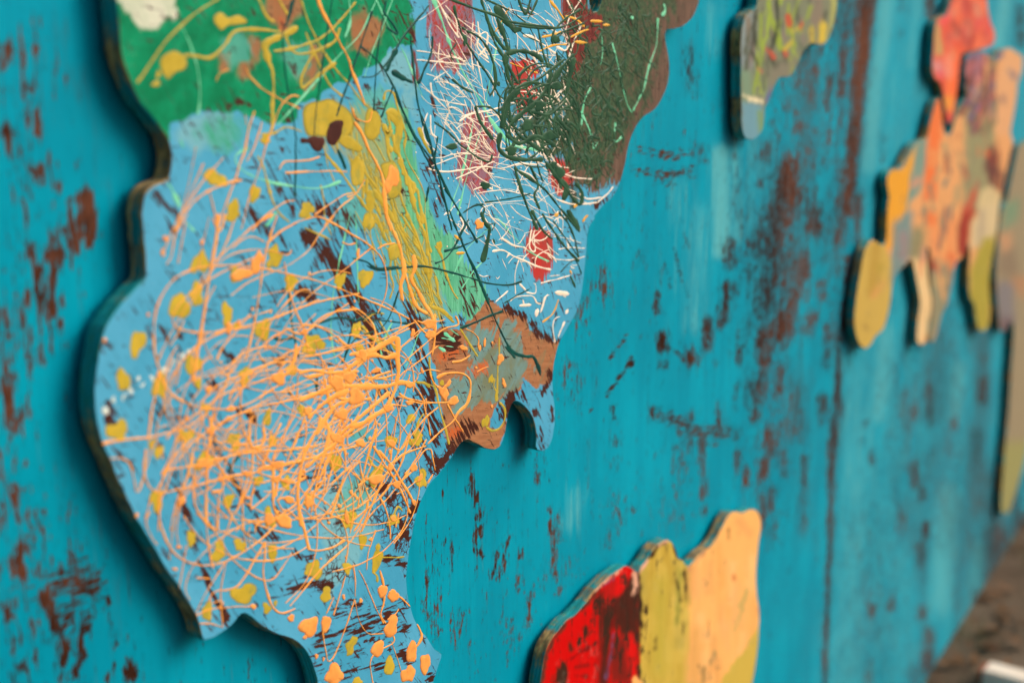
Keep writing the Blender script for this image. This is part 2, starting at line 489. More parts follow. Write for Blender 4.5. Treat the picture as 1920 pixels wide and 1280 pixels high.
# ------------------------------------------------------------------ builders
def board(name, outline, parent, mats, grid, hole=None, step=5.0, off=FRONT, thick=THICK):
    """sawn plywood shape: outline in photo pixels on the front face. Returns object, front (x, z), front pixels"""
    loop = smooth(outline, step, True)
    loops = [[onwall(p, off) for p in loop]]
    if hole: loops.append([onwall(p, off) for p in smooth(hole, step, True)])
    arr = [np.array(l) for l in loops]
    # a little saw wander
    for a in arr:
        a += np.stack([fbm1(len(a), 0.25, 3), fbm1(len(a), 0.25, 4)], 1) * 0.0005
    lo, hi = arr[0].min(0), arr[0].max(0)
    gx = np.arange(lo[0], hi[0], grid); gz = np.arange(lo[1], hi[1], grid)
    G = np.stack(np.meshgrid(gx, gz), -1).reshape(-1, 2)
    G = G + RNG.uniform(-0.2, 0.2, G.shape) * grid
    keep = inside(G, arr[0])
    for a in arr[1:]: keep &= ~inside(G, a)
    G = G[keep]
    dmin = np.full(len(G), 1e9)
    for a in arr:
        for i in range(len(a)):
            d = segdist(G, a[i - 1], a[i]); dmin = np.minimum(dmin, d)
    G = G[dmin > grid * 0.5]
    pts, edges = [], []
    for a in arr:
        k = len(pts)
        pts += [tuple(q) for q in a]
        edges += [(k + i, k + (i + 1) % len(a)) for i in range(len(a))]
    pts += [tuple(q) for q in G]
    vv, _, ff, *_ = delaunay_2d_cdt([Vector(p) for p in pts], edges, [], 0, 1e-7)
    V = np.array([tuple(q) for q in vv])
    Fc = np.array([f for f in ff if len(f) == 3])
    cen = V[Fc].mean(1)
    ok = inside(cen, arr[0])
    for a in arr[1:]: ok &= ~inside(cen, a)
    Fc = Fc[ok]
    # orient towards -y
    a, b, c = V[Fc[:, 0]], V[Fc[:, 1]], V[Fc[:, 2]]
    cr = (b[:, 0] - a[:, 0]) * (c[:, 1] - a[:, 1]) - (b[:, 1] - a[:, 1]) * (c[:, 0] - a[:, 0])
    Fc[cr < 0] = Fc[cr < 0][:, ::-1]
    nf = len(V)
    verts = [(p[0], -off, p[1]) for p in V]
    faces = [tuple(f) for f in Fc]; mi = [0] * len(faces)
    # rounded lip and sides
    rings = [(0.0, 0.0), (0.0007, 0.0009), (0.0008, thick * 0.3), (0.0004, thick * 0.55), (0.0008, thick * 0.8), (0.0004, thick)]
    for li, a in enumerate(arr):
        t = np.roll(a, -1, 0) - np.roll(a, 1, 0)
        nrm = np.stack([t[:, 1], -t[:, 0]], 1); nrm /= np.linalg.norm(nrm, axis=1, keepdims=True) + 1e-12
        area = np.sum(a[:, 0] * np.roll(a[:, 1], -1) - np.roll(a[:, 0], -1) * a[:, 1])
        if (area < 0) != (li > 0): nrm = -nrm          # outwards from the wood
        n = len(a); base = len(verts)
        for ri, (o, dep) in enumerate(rings):
            jit = np.interp(np.linspace(0, 1, n), np.linspace(0, 1, max(4, n // 2)), np.random.default_rng(ri + 5).uniform(-1, 1, max(4, n // 2))) * (0.0004 if ri > 1 else 0)
            q = a + nrm * (o + jit)[:, None] if ri else a
            verts += [(p[0], -off + dep, p[1]) for p in q]
        flip = (area > 0) == (li == 0)
        for ri in range(len(rings) - 1):
            for i in range(n):
                j = (i + 1) % n
                f = (base + ri * n + i, base + (ri + 1) * n + i, base + (ri + 1) * n + j, base + ri * n + j)
                faces.append(f if flip else f[::-1]); mi.append(1)
        if li == 0:
            k = base + (len(rings) - 1) * n
            f = tuple(range(k, k + n)); faces.append(f[::-1] if not flip else f); mi.append(1)
    ob = mesh_obj(name, verts, faces, mats, parent, False, None, mi)
    allv = np.array(verts)
    pix = topx(allv[:, 0], allv[:, 2], off)
    return ob, allv, pix


def spacer_blocks(parent, centres, size=0.05):
    """wooden battens that hold a cutout off the wall"""
    for c in centres:
        x, z = onwall(c, FRONT)
        v, f = boxmesh(x - size, x + size, -GAP, -0.0002, z - size * 0.5, z + size * 0.5)
        mesh_obj('spacer_block', v, f, M_EDGE, parent)


def boxmesh(x0, x1, y0, y1, z0, z1):
    v = [(x, y, z) for x in (x0, x1) for y in (y0, y1) for z in (z0, z1)]
    f = [(0, 1, 3, 2), (4, 6, 7, 5), (0, 4, 5, 1), (2, 3, 7, 6), (0, 2, 6, 4), (1, 5, 7, 3)]
    return v, f


class Paint:
    """collects raised paint: ribbons and domed blobs on a cutout's front face (photo pixels)"""
    def __init__(self, off=FRONT, lift=0.0):
        self.v, self.f, self.off, self.lift = [], [], off, lift * 0.5
        self.rim = []

    def strand(self, pts, w, seed=0, bead=0.35, ends=1.25, h=0.0007, step=3.5, wob=0.45):
        c = np.array(smooth(pts, step))
        n = len(c)
        if n < 2: return self
        t = np.gradient(c, axis=0); t /= np.linalg.norm(t, axis=1, keepdims=True) + 1e-9
        nr = np.stack([-t[:, 1], t[:, 0]], 1)
        wd = w * 0.5 * (0.74 + bead * 1.5 * np.maximum(fbm1(n, 0.10, seed), -0.25) + 0.24 * fbm1(n, 0.5, seed + 9))
        wd = np.maximum(wd, w * 0.18)
        s = np.linspace(0, 1, n); L = max(1.0, np.sum(np.linalg.norm(np.diff(c, axis=0), axis=1)))
        e = np.minimum(s, 1 - s) * L / (w * 1.2)
        wd = wd * np.where(e < 1, np.sqrt(np.clip(1 - (1 - np.clip(e, 0, 1)) ** 2, 0.02, 1)), 1) * (1 + (ends - 1) * np.exp(-e * 0.6))
        c = c + nr * (fbm1(n, 0.2, seed + 3) * wob)[:, None]
        lift = self.lift + 0.00003 + random.random() * 0.00003
        base = len(self.v)
        prof = ((-1, 0.0), (-0.84, 0.8), (0, 1.0), (0.84, 0.8), (1, 0.0))
        hh = h * 0.2 * min(1.0, 0.4 + w / 12)
        for i in range(n):
            for k, z in prof:
                p = c[i] + nr[i] * wd[i] * k
                x, zz = onwall(p, self.off)
                self.v.append((x, -self.off - (lift + hh * z if z else 0.0), zz)); self.rim.append(abs(k))
        for i in range(n - 1):
            for k in range(4):
                a = base + i * 5 + k
                self.f.append((a, a + 1, a + 6, a + 5))
        return self

    def poly(self, pts, seed=0, h=0.0009, rough=0.8, step=3.0, sm=True):
        """domed puddle of any outline"""
        c = np.array(smooth(pts, step, True) if sm else pts)
        n = len(c)
        cen = c.mean(0)
        t = np.roll(c, -1, 0) - np.roll(c, 1, 0); t /= np.linalg.norm(t, axis=1, keepdims=True) + 1e-9
        nr = np.stack([t[:, 1], -t[:, 0]], 1)
        wv = fbm1(n + 1, 0.3, seed)[:n]; wv = wv * np.minimum(1, np.minimum(np.arange(n), n - np.arange(n)) / 4)
        c = c + nr * (wv * rough)[:, None]
        base = len(self.v); lift = self.lift + 0.00003 + random.random() * 0.00003; h = h * 0.2
        for k, z in ((1.0, 0.0), (0.93, 0.85), (0.6, 1.0)):
            for p in c:
                x, zz = onwall(cen + (p - cen) * k, self.off)
                self.v.append((x, -self.off - (lift + h * z if z else 0.0), zz)); self.rim.append(k if k > 0.8 else 0.0)
        x, zz = onwall(cen, self.off)
        self.v.append((x, -self.off - lift - h * 0.95, zz)); self.rim.append(0.0)
        for r in range(2):
            for i in range(n):
                j = (i + 1) % n
                self.f.append((base + r * n + i, base + r * n + j, base + (r + 1) * n + j, base + (r + 1) * n + i))
        for i in range(n): self.f.append((base + 2 * n + i, base + 2 * n + (i + 1) % n, base + 3 * n))
        return self

    def blob(self, cx, cy, rx, ry, rot=0.0, seed=0, rough=0.14, h=0.0009):
        k = 14
        r = np.random.default_rng(seed)
        ph = r.uniform(0, 6.28, 3); am = r.uniform(0.3, 1, 3) * rough
        pts = []
        for i in range(k):
            a = i / k * 2 * math.pi
            q = 1 + am[0] * math.sin(2 * a + ph[0]) + am[1] * math.sin(3 * a + ph[1]) + am[2] * 0.8 * math.sin(5 * a + ph[2])
            x, y = rx * q * math.cos(a), ry * q * math.sin(a)
            pts.append((cx + x * math.cos(rot) - y * math.sin(rot), cy + x * math.sin(rot) + y * math.cos(rot)))
        return self.poly(pts, seed, h, 0.5)

    def build(self, name, mat, parent, kind=None):
        if not self.f: return None
        ob = mesh_obj(name, self.v, self.f, mat, parent, True, kind)
        fattr(ob, 'rim', self.rim)
        return ob


def arc(a, b, bend):
    """three-point curve from a to b, bowed sideways"""
    mx, my = (a[0] + b[0]) / 2, (a[1] + b[1]) / 2
    dx, dy = b[0] - a[0], b[1] - a[1]
    return [a, (a[0] * .7 + b[0] * .3 - dy * bend * .85, a[1] * .7 + b[1] * .3 + dx * bend * .85), (mx - dy * bend, my + dx * bend),
            (a[0] * .3 + b[0] * .7 - dy * bend * .85, a[1] * .3 + b[1] * .7 + dx * bend * .85), b]


# ------------------------------------------------------------------ the board wall
def wall():
    root = thing('painted_board_wall', 'turquoise painted board wall with brown chipped patches that the plywood cutouts hang on', 'wall', (0, 0, 0))
    sx = []
    s = 0.25
    while s < 7.5:
        sx.append(s)
        d = math.hypot(s, WALL_D)
        s += 5.0 * d * d / (F_PX * WALL_D) if 0.75 < s < 5.0 else 0.05
    sx = np.array(sx)
    zs = np.concatenate([np.arange(0.0, 0.3, 0.012), np.arange(0.3, 2.35, 0.006), [2.4, 2.6, 2.8]])
    # keep rows that the photograph shows fine, the rest coarse
    seam = onwall((1612, 300), 0)[0]
    seams = [sx[0], seam, seam + 1.26, 7.5]
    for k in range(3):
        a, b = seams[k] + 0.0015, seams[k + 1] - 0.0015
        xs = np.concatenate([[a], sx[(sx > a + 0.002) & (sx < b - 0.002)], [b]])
        X, Z = np.meshgrid(xs, zs)
        X, Z = X.ravel(), Z.ravel()
        P = topx(X, Z)
        nx, nz = len(xs), len(zs)
        i = np.arange(nx - 1)[None, :] + np.arange(nz - 1)[:, None] * nx
        i = i.ravel()
        F = np.stack([i, i + 1, i + nx + 1, i + nx], 1)
        verts = [(x, 0.0, z) for x, z in zip(X, Z)]
        faces = [tuple(f) for f in F.tolist()]
        # edges and back of the board
        n0 = len(verts)
        ring = [j for j in range(nx)] + [j * nx + nx - 1 for j in range(1, nz)] + [(nz - 1) * nx + j for j in range(nx - 2, -1, -1)] + [j * nx for j in range(nz - 2, 0, -1)]
        verts += [(X[j], 0.018, Z[j]) for j in ring]
        m = len(ring)
        for q in range(m): faces.append((ring[q], n0 + q, n0 + (q + 1) % m, ring[(q + 1) % m]))
        faces.append(tuple(n0 + q for q in range(m)))
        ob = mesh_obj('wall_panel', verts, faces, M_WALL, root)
        pad = np.zeros(m)
        fattr(ob, 'wear', np.concatenate([strokes_field(P, [(q, w * 1.3 + 0.8, st * 0.9) for q, w, st in WALL_WEAR]), pad]))
        fattr(ob, 'swipe', np.concatenate([strokes_field(P, [(q, w * 1.5 + 0.8, st) for q, w, st in WALL_SWIPE]), pad]))
        fattr(ob, 'rub', np.concatenate([strokes_field(P, WALL_RUB), pad]))
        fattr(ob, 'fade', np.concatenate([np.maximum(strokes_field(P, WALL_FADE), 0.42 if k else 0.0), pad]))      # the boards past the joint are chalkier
    return root
# ------------------------------------------------------------------ where the wall's paint is worn (photo pixels)
def _vs(v, rows):
    """upright chips: (x, y0, y1, width[, strength[, x at the bottom]]) in a view"""
    out = []
    k = VIEW[v][2]
    for r in rows:
        x, y0, y1, w = r[:4]; st = r[4] if len(r) > 4 else 1.0; x1 = r[5] if len(r) > 5 else x
        out.append((px(v, [(x, y0), (x1, y1)]), max(2.2, w / k / 2 * 1.1), st))
    return out


def _ln(v, rows):
    return [(px(v, pts), max(2.0, w / VIEW[v][2] / 2), st) for pts, w, st in rows]


WALL_SWIPE = []
WALL_WEAR = _vs('L', [(20, 170, 200, 30), (22, 200, 240, 20, .75), (88, 165, 205, 20), (110, 390, 460, 16), (138, 415, 455, 28), (142, 480, 505, 20, .8), (25, 470, 530, 28), (4, 470, 520, 16),
    (32, 555, 590, 16, .8), (60, 490, 520, 14, .7), (155, 630, 665, 26), (165, 670, 695, 14, .7), (222, 690, 712, 22, .9), (318, 745, 880, 44, 1.2, 338), (330, 895, 925, 24), (268, 820, 920, 40, 1.1, 285), (265, 750, 765, 22),
    (200, 890, 915, 30), (122, 925, 970, 38), (205, 960, 985, 66, 1.1), (150, 990, 1160, 18), (190, 990, 1165, 20, 1, 205), (105, 1100, 1140, 22), (10, 1160, 1190, 22), (235, 1090, 1140, 14, .8), (262, 975, 1000, 16, .9),
    (95, 900, 930, 20, .7), (230, 1210, 1225, 22, .8), (112, 1220, 1240, 14, .7), (20, 1210, 1270, 30, .75), (90, 240, 262, 12, .6), (210, 255, 270, 14, .6), (8, 255, 275, 14, .7), (150, 540, 560, 18, .6), (180, 580, 600, 16, .6), (290, 585, 640, 16, .6), (60, 760, 900, 60, .38), (40, 300, 420, 60, .35), (215, 620, 660, 18, .6)])
WALL_WEAR += _vs('M', [(28, 80, 170, 30), (35, 180, 290, 36, 1.1), (70, 255, 280, 40), (108, 255, 278, 20, .8), (112, 50, 130, 18, .9), (162, 75, 90, 18, .9), (60, 320, 350, 30), (70, 360, 480, 24, .6), (50, 380, 500, 16, .7), (95, 465, 485, 14, .7),
    (60, 550, 600, 34), (90, 545, 560, 20, .8), (52, 610, 640, 18, .8), (98, 650, 665, 26, .9), (72, 775, 860, 38, 1.15), (100, 735, 755, 18, .9), (152, 690, 710, 14, .9), (192, 725, 735, 14, .8), (170, 945, 975, 36, 1.1), (190, 1000, 1075, 28, 1.1, 205), (240, 1125, 1200, 30, 1.1),
    (315, 1070, 1140, 16, 1, 295), (300, 1190, 1260, 18, .9, 280), (487, 1220, 1260, 36, 1.15), (92, 1190, 1230, 22), (402, 1255, 1270, 18, .9), (432, 1085, 1130, 16, .9), (475, 1115, 1135, 12, .8), (48, 1095, 1170, 16, .8), (5, 600, 680, 16, .7), (5, 420, 510, 14, .8), (30, 1015, 1030, 30, .9),
    (145, 870, 890, 14, .7), (405, 965, 985, 16, .7), (365, 1225, 1240, 12, .7), (140, 1150, 1170, 14, .7), (80, 1100, 1140, 16, .7), (300, 980, 1060, 110, .46), (110, 20, 120, 40, .4), (40, 1120, 1270, 50, .42), (280, 1150, 1280, 90, .42)])
WALL_SWIPE += _ln('M', [([(235, 897), (298, 893)], 14, 1), ([(205, 920), (235, 915)], 14, .9), ([(215, 985), (300, 960)], 8, .7), ([(220, 1020), (330, 1000)], 8, .75), ([(230, 1050), (330, 1025)], 8, .8), ([(220, 1085), (270, 1080)], 12, .9), ([(310, 1075), (330, 1070)], 16, 1), ([(0, 990), (45, 1025)], 16, .9),
    ([(220, 965), (270, 955)], 10, .7), ([(270, 1250), (320, 1180)], 16, .9)])
WALL_WEAR += _vs('K', [(1262, -20, 500, 44, .98, 1205), (1205, 500, 1280, 46, .95, 1125), (1190, 0, 400, 40, .95, 1160), (1160, 400, 1280, 46, .8, 1090), (1120, -20, 500, 60, .62, 1090), (1235, -20, 420, 26, 1.4, 1190), (1190, 420, 1280, 22, 1.2, 1110), (1100, 220, 560, 50, .85, 1080), (1015, 460, 640, 44, .85, 990), (1080, -20, 160, 110, .58), (1130, 560, 900, 90, .52, 1100), (770, 1010, 1180, 130, 1.05, 760), (715, 1100, 1280, 50, .8),
    (960, 280, 330, 50, .65), (925, 400, 450, 40, .7), (860, 470, 580, 130, .55), (825, 750, 775, 46, .85), (620, 880, 950, 40, .75), (600, 1095, 1110, 40, .8), (1000, 790, 850, 50, .7), (990, 560, 660, 40, .75), (440, 960, 1000, 60, .5), (640, 840, 900, 60, .55), (800, 640, 690, 30, .6), (865, 1040, 1150, 34, .7), (900, 1230, 1280, 200, .6),
    (1090, 780, 830, 60, .6), (1060, 940, 980, 40, .6), (240, 880, 910, 60, .6), (260, 960, 970, 24, .8), (185, 330, 560, 60, .48), (140, 780, 790, 14, .8), (1440, 190, 220, 16, .6), (1430, 0, 60, 20, .55), (1320, 780, 950, 30, .42)])
WALL_SWIPE += _ln('K', [([(0, 912), (60, 925)], 8, .8), ([(0, 940), (95, 948)], 10, .85), ([(0, 1058), (40, 1055), (90, 1046)], 10, .9), ([(90, 1040), (180, 1015)], 7, .75), ([(170, 1062), (215, 1055)], 8, .6)])
WALL_WEAR += _vs('N', [(805, 40, 125, 80, 1.05, 800), (770, 190, 300, 100, .9, 745), (890, 170, 240, 60, .85, 880), (690, 285, 310, 60, .8), (735, 410, 465, 60, .85), (850, 340, 470, 50, .85, 830), (790, 380, 440, 60, .8), (890, 530, 580, 40, .75, 865), (785, 545, 600, 80, .98, 760), (715, 590, 690, 44, .95), (600, 290, 350, 36, .85), (590, 430, 560, 30, .9, 575),
    (615, 430, 450, 30, .7), (522, 555, 640, 26, 1), (465, 668, 684, 34, 1), (350, 460, 520, 18, .9), (368, 600, 645, 24, 1.05), (370, 695, 705, 18, 1), (632, 650, 695, 18, .85), (690, 780, 810, 70, .75), (720, 700, 790, 30, .75, 700), (684, 865, 885, 28, .95), (785, 705, 800, 24, .85, 770), (820, 800, 930, 70, .62), (740, 930, 1000, 40, .85), (718, 1030, 1075, 28, 1.05),
    (740, 1130, 1200, 22, .85), (855, 1020, 1110, 20, .85), (920, 820, 890, 32, .75), (915, 420, 480, 26, .8), (932, 570, 710, 24, .72), (335, 850, 885, 14, 1), (508, 950, 1150, 16, .85), (657, 1060, 1110, 22, .9), (627, 1000, 1065, 16, .85), (965, 740, 860, 18, .8), (948, 960, 1060, 20, .9), (940, 1060, 1280, 14, .75), (785, 1000, 1080, 24, .7), (165, 430, 450, 22, .95), (87, 500, 535, 18, .9),
    (85, 480, 560, 50, .52), (165, 385, 470, 40, .5), (133, 425, 440, 14, .8), (295, 325, 350, 20, .6), (200, 845, 890, 12, .7), (210, 955, 980, 14, .8), (215, 1150, 1230, 40, .5), (60, 720, 800, 60, .45), (270, 1195, 1205, 14, .8), (515, 1190, 1210, 14, .9), (430, 990, 1200, 90, .35), (710, 1160, 1280, 30, .7), (850, 1150, 1270, 30, .55), (550, 690, 700, 10, .8), (620, 770, 860, 14, .6),
    (735, 960, 975, 60, .8), (560, 830, 900, 12, .7), (465, 870, 885, 20, .9), (690, 180, 190, 90, .35), (640, 60, 240, 60, .4), (810, 480, 540, 40, .75), (700, 260, 285, 40, .7), (930, 180, 340, 30, .6)])
WALL_SWIPE += _ln('N', [([(262, 690), (215, 750), (180, 805)], 9, .85), ([(245, 605), (190, 680)], 9, .75), ([(262, 690), (256, 700)], 16, 1), ([(355, 605), (400, 650), (450, 680)], 7, .75), ([(405, 885), (485, 922)], 14, 1), ([(505, 922), (610, 918)], 8, .85), ([(495, 940), (600, 940)], 8, .9), ([(425, 935), (490, 945)], 8, .8), ([(455, 972), (560, 978)], 7, .75),
    ([(360, 878), (380, 884)], 12, .85), ([(345, 45), (400, 52), (440, 45)], 8, .9), ([(330, 80), (420, 90)], 7, .6), ([(410, 300), (430, 390), (458, 465)], 8, .6), ([(378, 350), (398, 440)], 8, .6), ([(445, 250), (458, 300)], 7, .6), ([(285, 45), (330, 50)], 7, .7), ([(120, 860), (130, 845)], 7, .7), ([(440, 500), (500, 550)], 5, .5)])
WALL_WEAR += _vs('F', [(785, 190, 290, 16, .9, 805), (815, 300, 370, 18, .85), (822, 390, 420, 22, .95), (830, 480, 500, 22, .95), (805, 480, 590, 16, .75), (833, 585, 610, 14, 1), (560, 690, 850, 14, .6), (555, 850, 1050, 30, .6, 590), (600, 820, 900, 20, .5), (690, 540, 700, 14, .45), (1052, 595, 620, 18, 1), (1038, 720, 800, 16, .85), (1197, 375, 390, 18, .95), (1205, 440, 500, 20, 1), (1215, 500, 600, 16, .95, 1222),
    (1240, 410, 520, 26, .6), (1220, 620, 720, 16, .85), (1245, 740, 810, 26, .7), (1295, 630, 700, 30, .55), (1095, 830, 1000, 16, .9, 1085), (1110, 780, 830, 12, .7), (985, 960, 1060, 60, .5), (1045, 1030, 1050, 14, .9), (980, 1130, 1180, 14, .8), (720, 930, 1050, 60, .45), (1505, 470, 560, 20, .7), (1555, 320, 380, 40, .6), (1555, 440, 500, 30, .5), (1635, 370, 390, 20, .8), (1545, 10, 40, 16, .8), (1130, 90, 240, 16, .5), (1175, 60, 230, 16, .55),
    (1545, 110, 160, 30, .55), (645, 280, 300, 8, .8), (950, 260, 280, 14, .6), (620, 560, 1000, 80, .28), (1160, 740, 800, 20, .5), (770, 890, 910, 12, .8)])
WALL_WEAR += _vs('X', [(40, 60, 640, 46, .42), (75, 420, 640, 50, .45), (20, 640, 960, 40, .46), (60, 980, 1280, 90, .42), (130, 1060, 1280, 60, .42), (1450, 420, 640, 70, .55), (1480, 300, 420, 50, .5), (1460, 640, 760, 50, .5), (1500, 60, 300, 110, .45), (1440, 760, 1000, 60, .4), (1640, 1000, 1280, 90, .4), (1700, 700, 1000, 80, .42), (1780, 640, 1000, 60, .45), (1860, 900, 1100, 60, .6), (1570, 0, 680, 40, .5)])
WALL_WEAR += _ln('F', [([(990, 515), (950, 640), (920, 740)], 8, .85), ([(950, 560), (920, 650), (895, 730)], 8, .85), ([(970, 640), (935, 740)], 8, .85), ([(870, 600), (820, 680)], 7, .55), ([(935, 560), (925, 600)], 7, .8)])
WALL_WEAR += _vs('J', [(395, 240, 330, 46, .85), (460, 130, 300, 40, .5), (450, 520, 570, 28, 1.05), (370, -20, 50, 70, .6), (475, 0, 30, 40, .75), (585, 20, 60, 40, .75), (335, 470, 530, 60, .65), (430, 620, 700, 44, .85), (190, 920, 950, 30, .95), (185, 840, 900, 40, .5), (285, 890, 920, 28, 1), (300, 830, 880, 24, .55), (435, 920, 960, 36, .85), (465, 1030, 1080, 44, .85),
    (460, 1140, 1220, 46, 1), (400, 1230, 1280, 80, .6), (170, 1220, 1270, 36, .6), (210, 1040, 1070, 30, .6), (10, 20, 200, 30, .95, 4), (0, 200, 260, 16, .9), (695, 90, 200, 60, .62), (690, 200, 420, 90, .45), (665, 480, 660, 80, .5), (440, 740, 860, 40, .5), (190, 170, 220, 26, .8), (150, 110, 140, 26, .5), (520, 180, 460, 40, .4), (310, 300, 440, 60, .5), (435, 350, 400, 30, .8), (290, 760, 780, 30, .5),
    (880, 300, 560, 60, .75), (800, 560, 640, 110, .85), (760, 700, 760, 60, .7), (700, 820, 900, 50, .65), (600, 700, 1000, 40, .4), (900, 480, 620, 60, .9), (165, 30, 45, 24, .7)])
WALL_WEAR += _vs('H', [(590, 0, 90, 50, .9), (410, 190, 225, 24, .5), (430, -10, 60, 30, .5), (300, 770, 940, 40, .32), (1130, 60, 260, 60, .7), (150, 1180, 1250, 30, .85), (180, 1150, 1300, 24, .7), (40, 980, 1280, 60, .6), (60, 1150, 1280, 60, .75)])
WALL_WEAR += _vs('I', [(60, -20, 230, 80, .85, 40), (155, 30, 240, 34, .85), (30, 230, 330, 40, .75), (10, 410, 430, 20, .7), (40, 960, 1100, 24, .7), (35, 1190, 1250, 44, .95), (600, 960, 1150, 110, .42), (580, 1100, 1260, 60, .75), (440, 1130, 1250, 50, .65), (905, 900, 1100, 70, .5), (905, 1060, 1180, 50, .9), (480, 1240, 1280, 70, .75), (700, 640, 800, 90, .36), (900, 740, 860, 70, .5), (370, 590, 650, 30, .4), (100, 1120, 1160, 40, .3)])

WALL_WEAR += [([(1590, 480), (1566, 760), (1545, 1290)], 4, .95), ([(1572, 700), (1560, 900)], 6, .9), ([(1480, 330), (1460, 460), (1440, 600)], 34, .74), ([(1530, 250), (1480, 420)], 30, .55)]
WALL_SWIPE += [([(118, 1088), (168, 1080)], 26, .56), ([(110, 1120), (165, 1108)], 24, .56), ([(60, 1110), (100, 1150)], 16, .4), ([(1200, 280), (1250, 292), (1300, 285)], 10, .42), ([(1190, 318), (1245, 330), (1300, 318)], 9, .42), ([(1240, 775), (1300, 808), (1380, 812)], 16, .42), ([(1420, 500), (1500, 480)], 40, .4), ([(1400, 640), (1480, 600)], 40, .36)]
WALL_RUB = _vs('I', [(620, 830, 1250, 190, .8), (900, 830, 1280, 130, .9), (700, 640, 830, 100, .6)]) + _vs('J', [(700, 60, 460, 130, .95), (480, 120, 420, 140, .55), (640, 440, 900, 150, .7), (420, 440, 760, 90, .5), (330, 380, 540, 60, .5), (760, 560, 760, 130, .9)]) + \
    _vs('K', [(880, 380, 620, 180, .85), (860, 700, 1000, 160, .7), (1080, 0, 160, 130, .8), (1230, 0, 1280, 130, .55, 1150), (600, 860, 980, 160, .6), (700, 1000, 1280, 260, .55), (170, 260, 560, 60, .5)]) + \
    _vs('N', [(840, 100, 360, 160, .6), (700, 200, 420, 160, .45), (840, 740, 960, 120, .6), (860, 1000, 1280, 120, .5), (700, 560, 720, 120, .4)]) + _vs('L', [(250, 100, 700, 70, .3, 380), (150, 250, 420, 160, .3)]) + _vs('M', [(360, 200, 700, 60, .35), (440, 900, 1100, 60, .4)])
WALL_FADE = [(px('K', [(360, 920), (355, 1500)]), 17, 1.0), (px('K', [(420, 960), (420, 1400)]), 26, .6), (px('F', [(1340, 300), (1300, 450)]), 22, .55), (px('J', [(130, 0), (80, 1280)]), 50, .55), (px('J', [(560, 380), (520, 900)]), 34, .75), (px('J', [(700, 640), (690, 900)]), 26, .7), (px('J', [(330, 700), (330, 1280)]), 70, .45), (px('J', [(110, 900), (60, 1280)]), 60, .55),
             (px('I', [(330, 780), (280, 1280)]), 26, .7), (px('I', [(760, 980), (740, 1280)]), 22, .7), (px('I', [(150, 1000), (120, 1280)]), 40, .5), (px('H', [(330, 0), (260, 500), (220, 1000)]), 22, .75), (px('H', [(520, 0), (470, 400)]), 16, .6), (px('H', [(1040, 0), (1000, 260)]), 20, .8), (px('N', [(500, 180), (480, 560)]), 26, .5), (px('N', [(1010, 700), (1000, 1280)]), 30, .5), (px('K', [(300, 60), (330, 300)]), 22, .5), (px('N', [(430, 100), (440, 420)]), 30, .35), (px('K', [(560, 930), (520, 1280)]), 60, .4)]
# ------------------------------------------------------------------ the large cutout: outline, paint fields (photo pixels)
MAIN_OUT = px('A', [(110, -160), (112, -60), (115, 0), (130, 100), (145, 300), (185, 420), (245, 560), (310, 640), (350, 700), (405, 780), (425, 880), (415, 960), (400, 1010), (330, 1040), (290, 1070), (270, 1110), (260, 1180)]) + \
    px('C', [(405, 0), (415, 100), (428, 250), (430, 340), (415, 380), (365, 430), (310, 490), (265, 540), (225, 600), (200, 650), (180, 720), (165, 800), (150, 900), (143, 1000), (147, 1100), (165, 1200)]) + \
    px('E', [(170, 10), (190, 60), (215, 110), (250, 200), (295, 300), (345, 400), (400, 500), (460, 600), (520, 700), (590, 800), (650, 900), (675, 960), (692, 1020), (703, 1054), (722, 1048), (760, 1035), (830, 990), (870, 945), (897, 914), (915, 912), (950, 930), (1000, 975), (1060, 1010), (1120, 1030), (1160, 1045), (1200, 1070), (1235, 1110), (1265, 1160), (1285, 1220), (1300, 1280)]) + \
    [(604, 1320), (600, 1400), (640, 1480), (740, 1500), (800, 1440), (806, 1360)] + \
    px('F', [(590, 1280), (605, 1235), (620, 1180), (633, 1130), (600, 1105), (560, 1050), (520, 1000), (490, 940), (465, 860), (452, 780), (450, 720), (460, 630), (472, 550), (490, 450), (510, 370), (535, 310), (565, 250), (610, 200), (650, 150), (690, 95), (720, 45), (750, 15), (780, 8), (800, 20), (830, 35), (870, 55), (910, 60), (935, 45), (955, 10)]) + \
    px('D', [(1040, 1180), (1050, 1120), (1070, 1060), (1095, 1043), (1130, 1060), (1160, 1090), (1190, 1140), (1205, 1200), (1210, 1250)]) + px('F', [(1127, 45), (1137, 62), (1165, 68), (1185, 55), (1200, 30), (1212, 0)]) + \
    px('D', [(1308, 1180), (1310, 1100), (1300, 1000), (1297, 920), (1305, 840), (1320, 770), (1340, 710), (1380, 640), (1420, 570), (1445, 510), (1460, 440), (1470, 370), (1478, 290), (1485, 200), (1492, 110), (1505, 70), (1535, 25)]) + \
    px('B', [(1110, 1210), (1160, 1150), (1205, 1110), (1240, 1060), (1262, 1000), (1285, 910), (1300, 830), (1325, 750), (1350, 700), (1390, 650), (1430, 625), (1460, 600), (1495, 540), (1520, 480), (1532, 410), (1530, 330), (1515, 250), (1508, 190), (1515, 165), (1560, 160), (1610, 145), (1655, 105), (1680, 60), (1700, 0), (1715, -80)]) + \
    [(1310, -80), (1180, -120), (900, -110), (600, -130), (330, -120)]
MAIN_HOLE = px('B', [(1086, 0), (1095, 40), (1108, 72), (1130, 70), (1145, 40), (1155, 0), (1150, -90), (1125, -150), (1095, -100)])

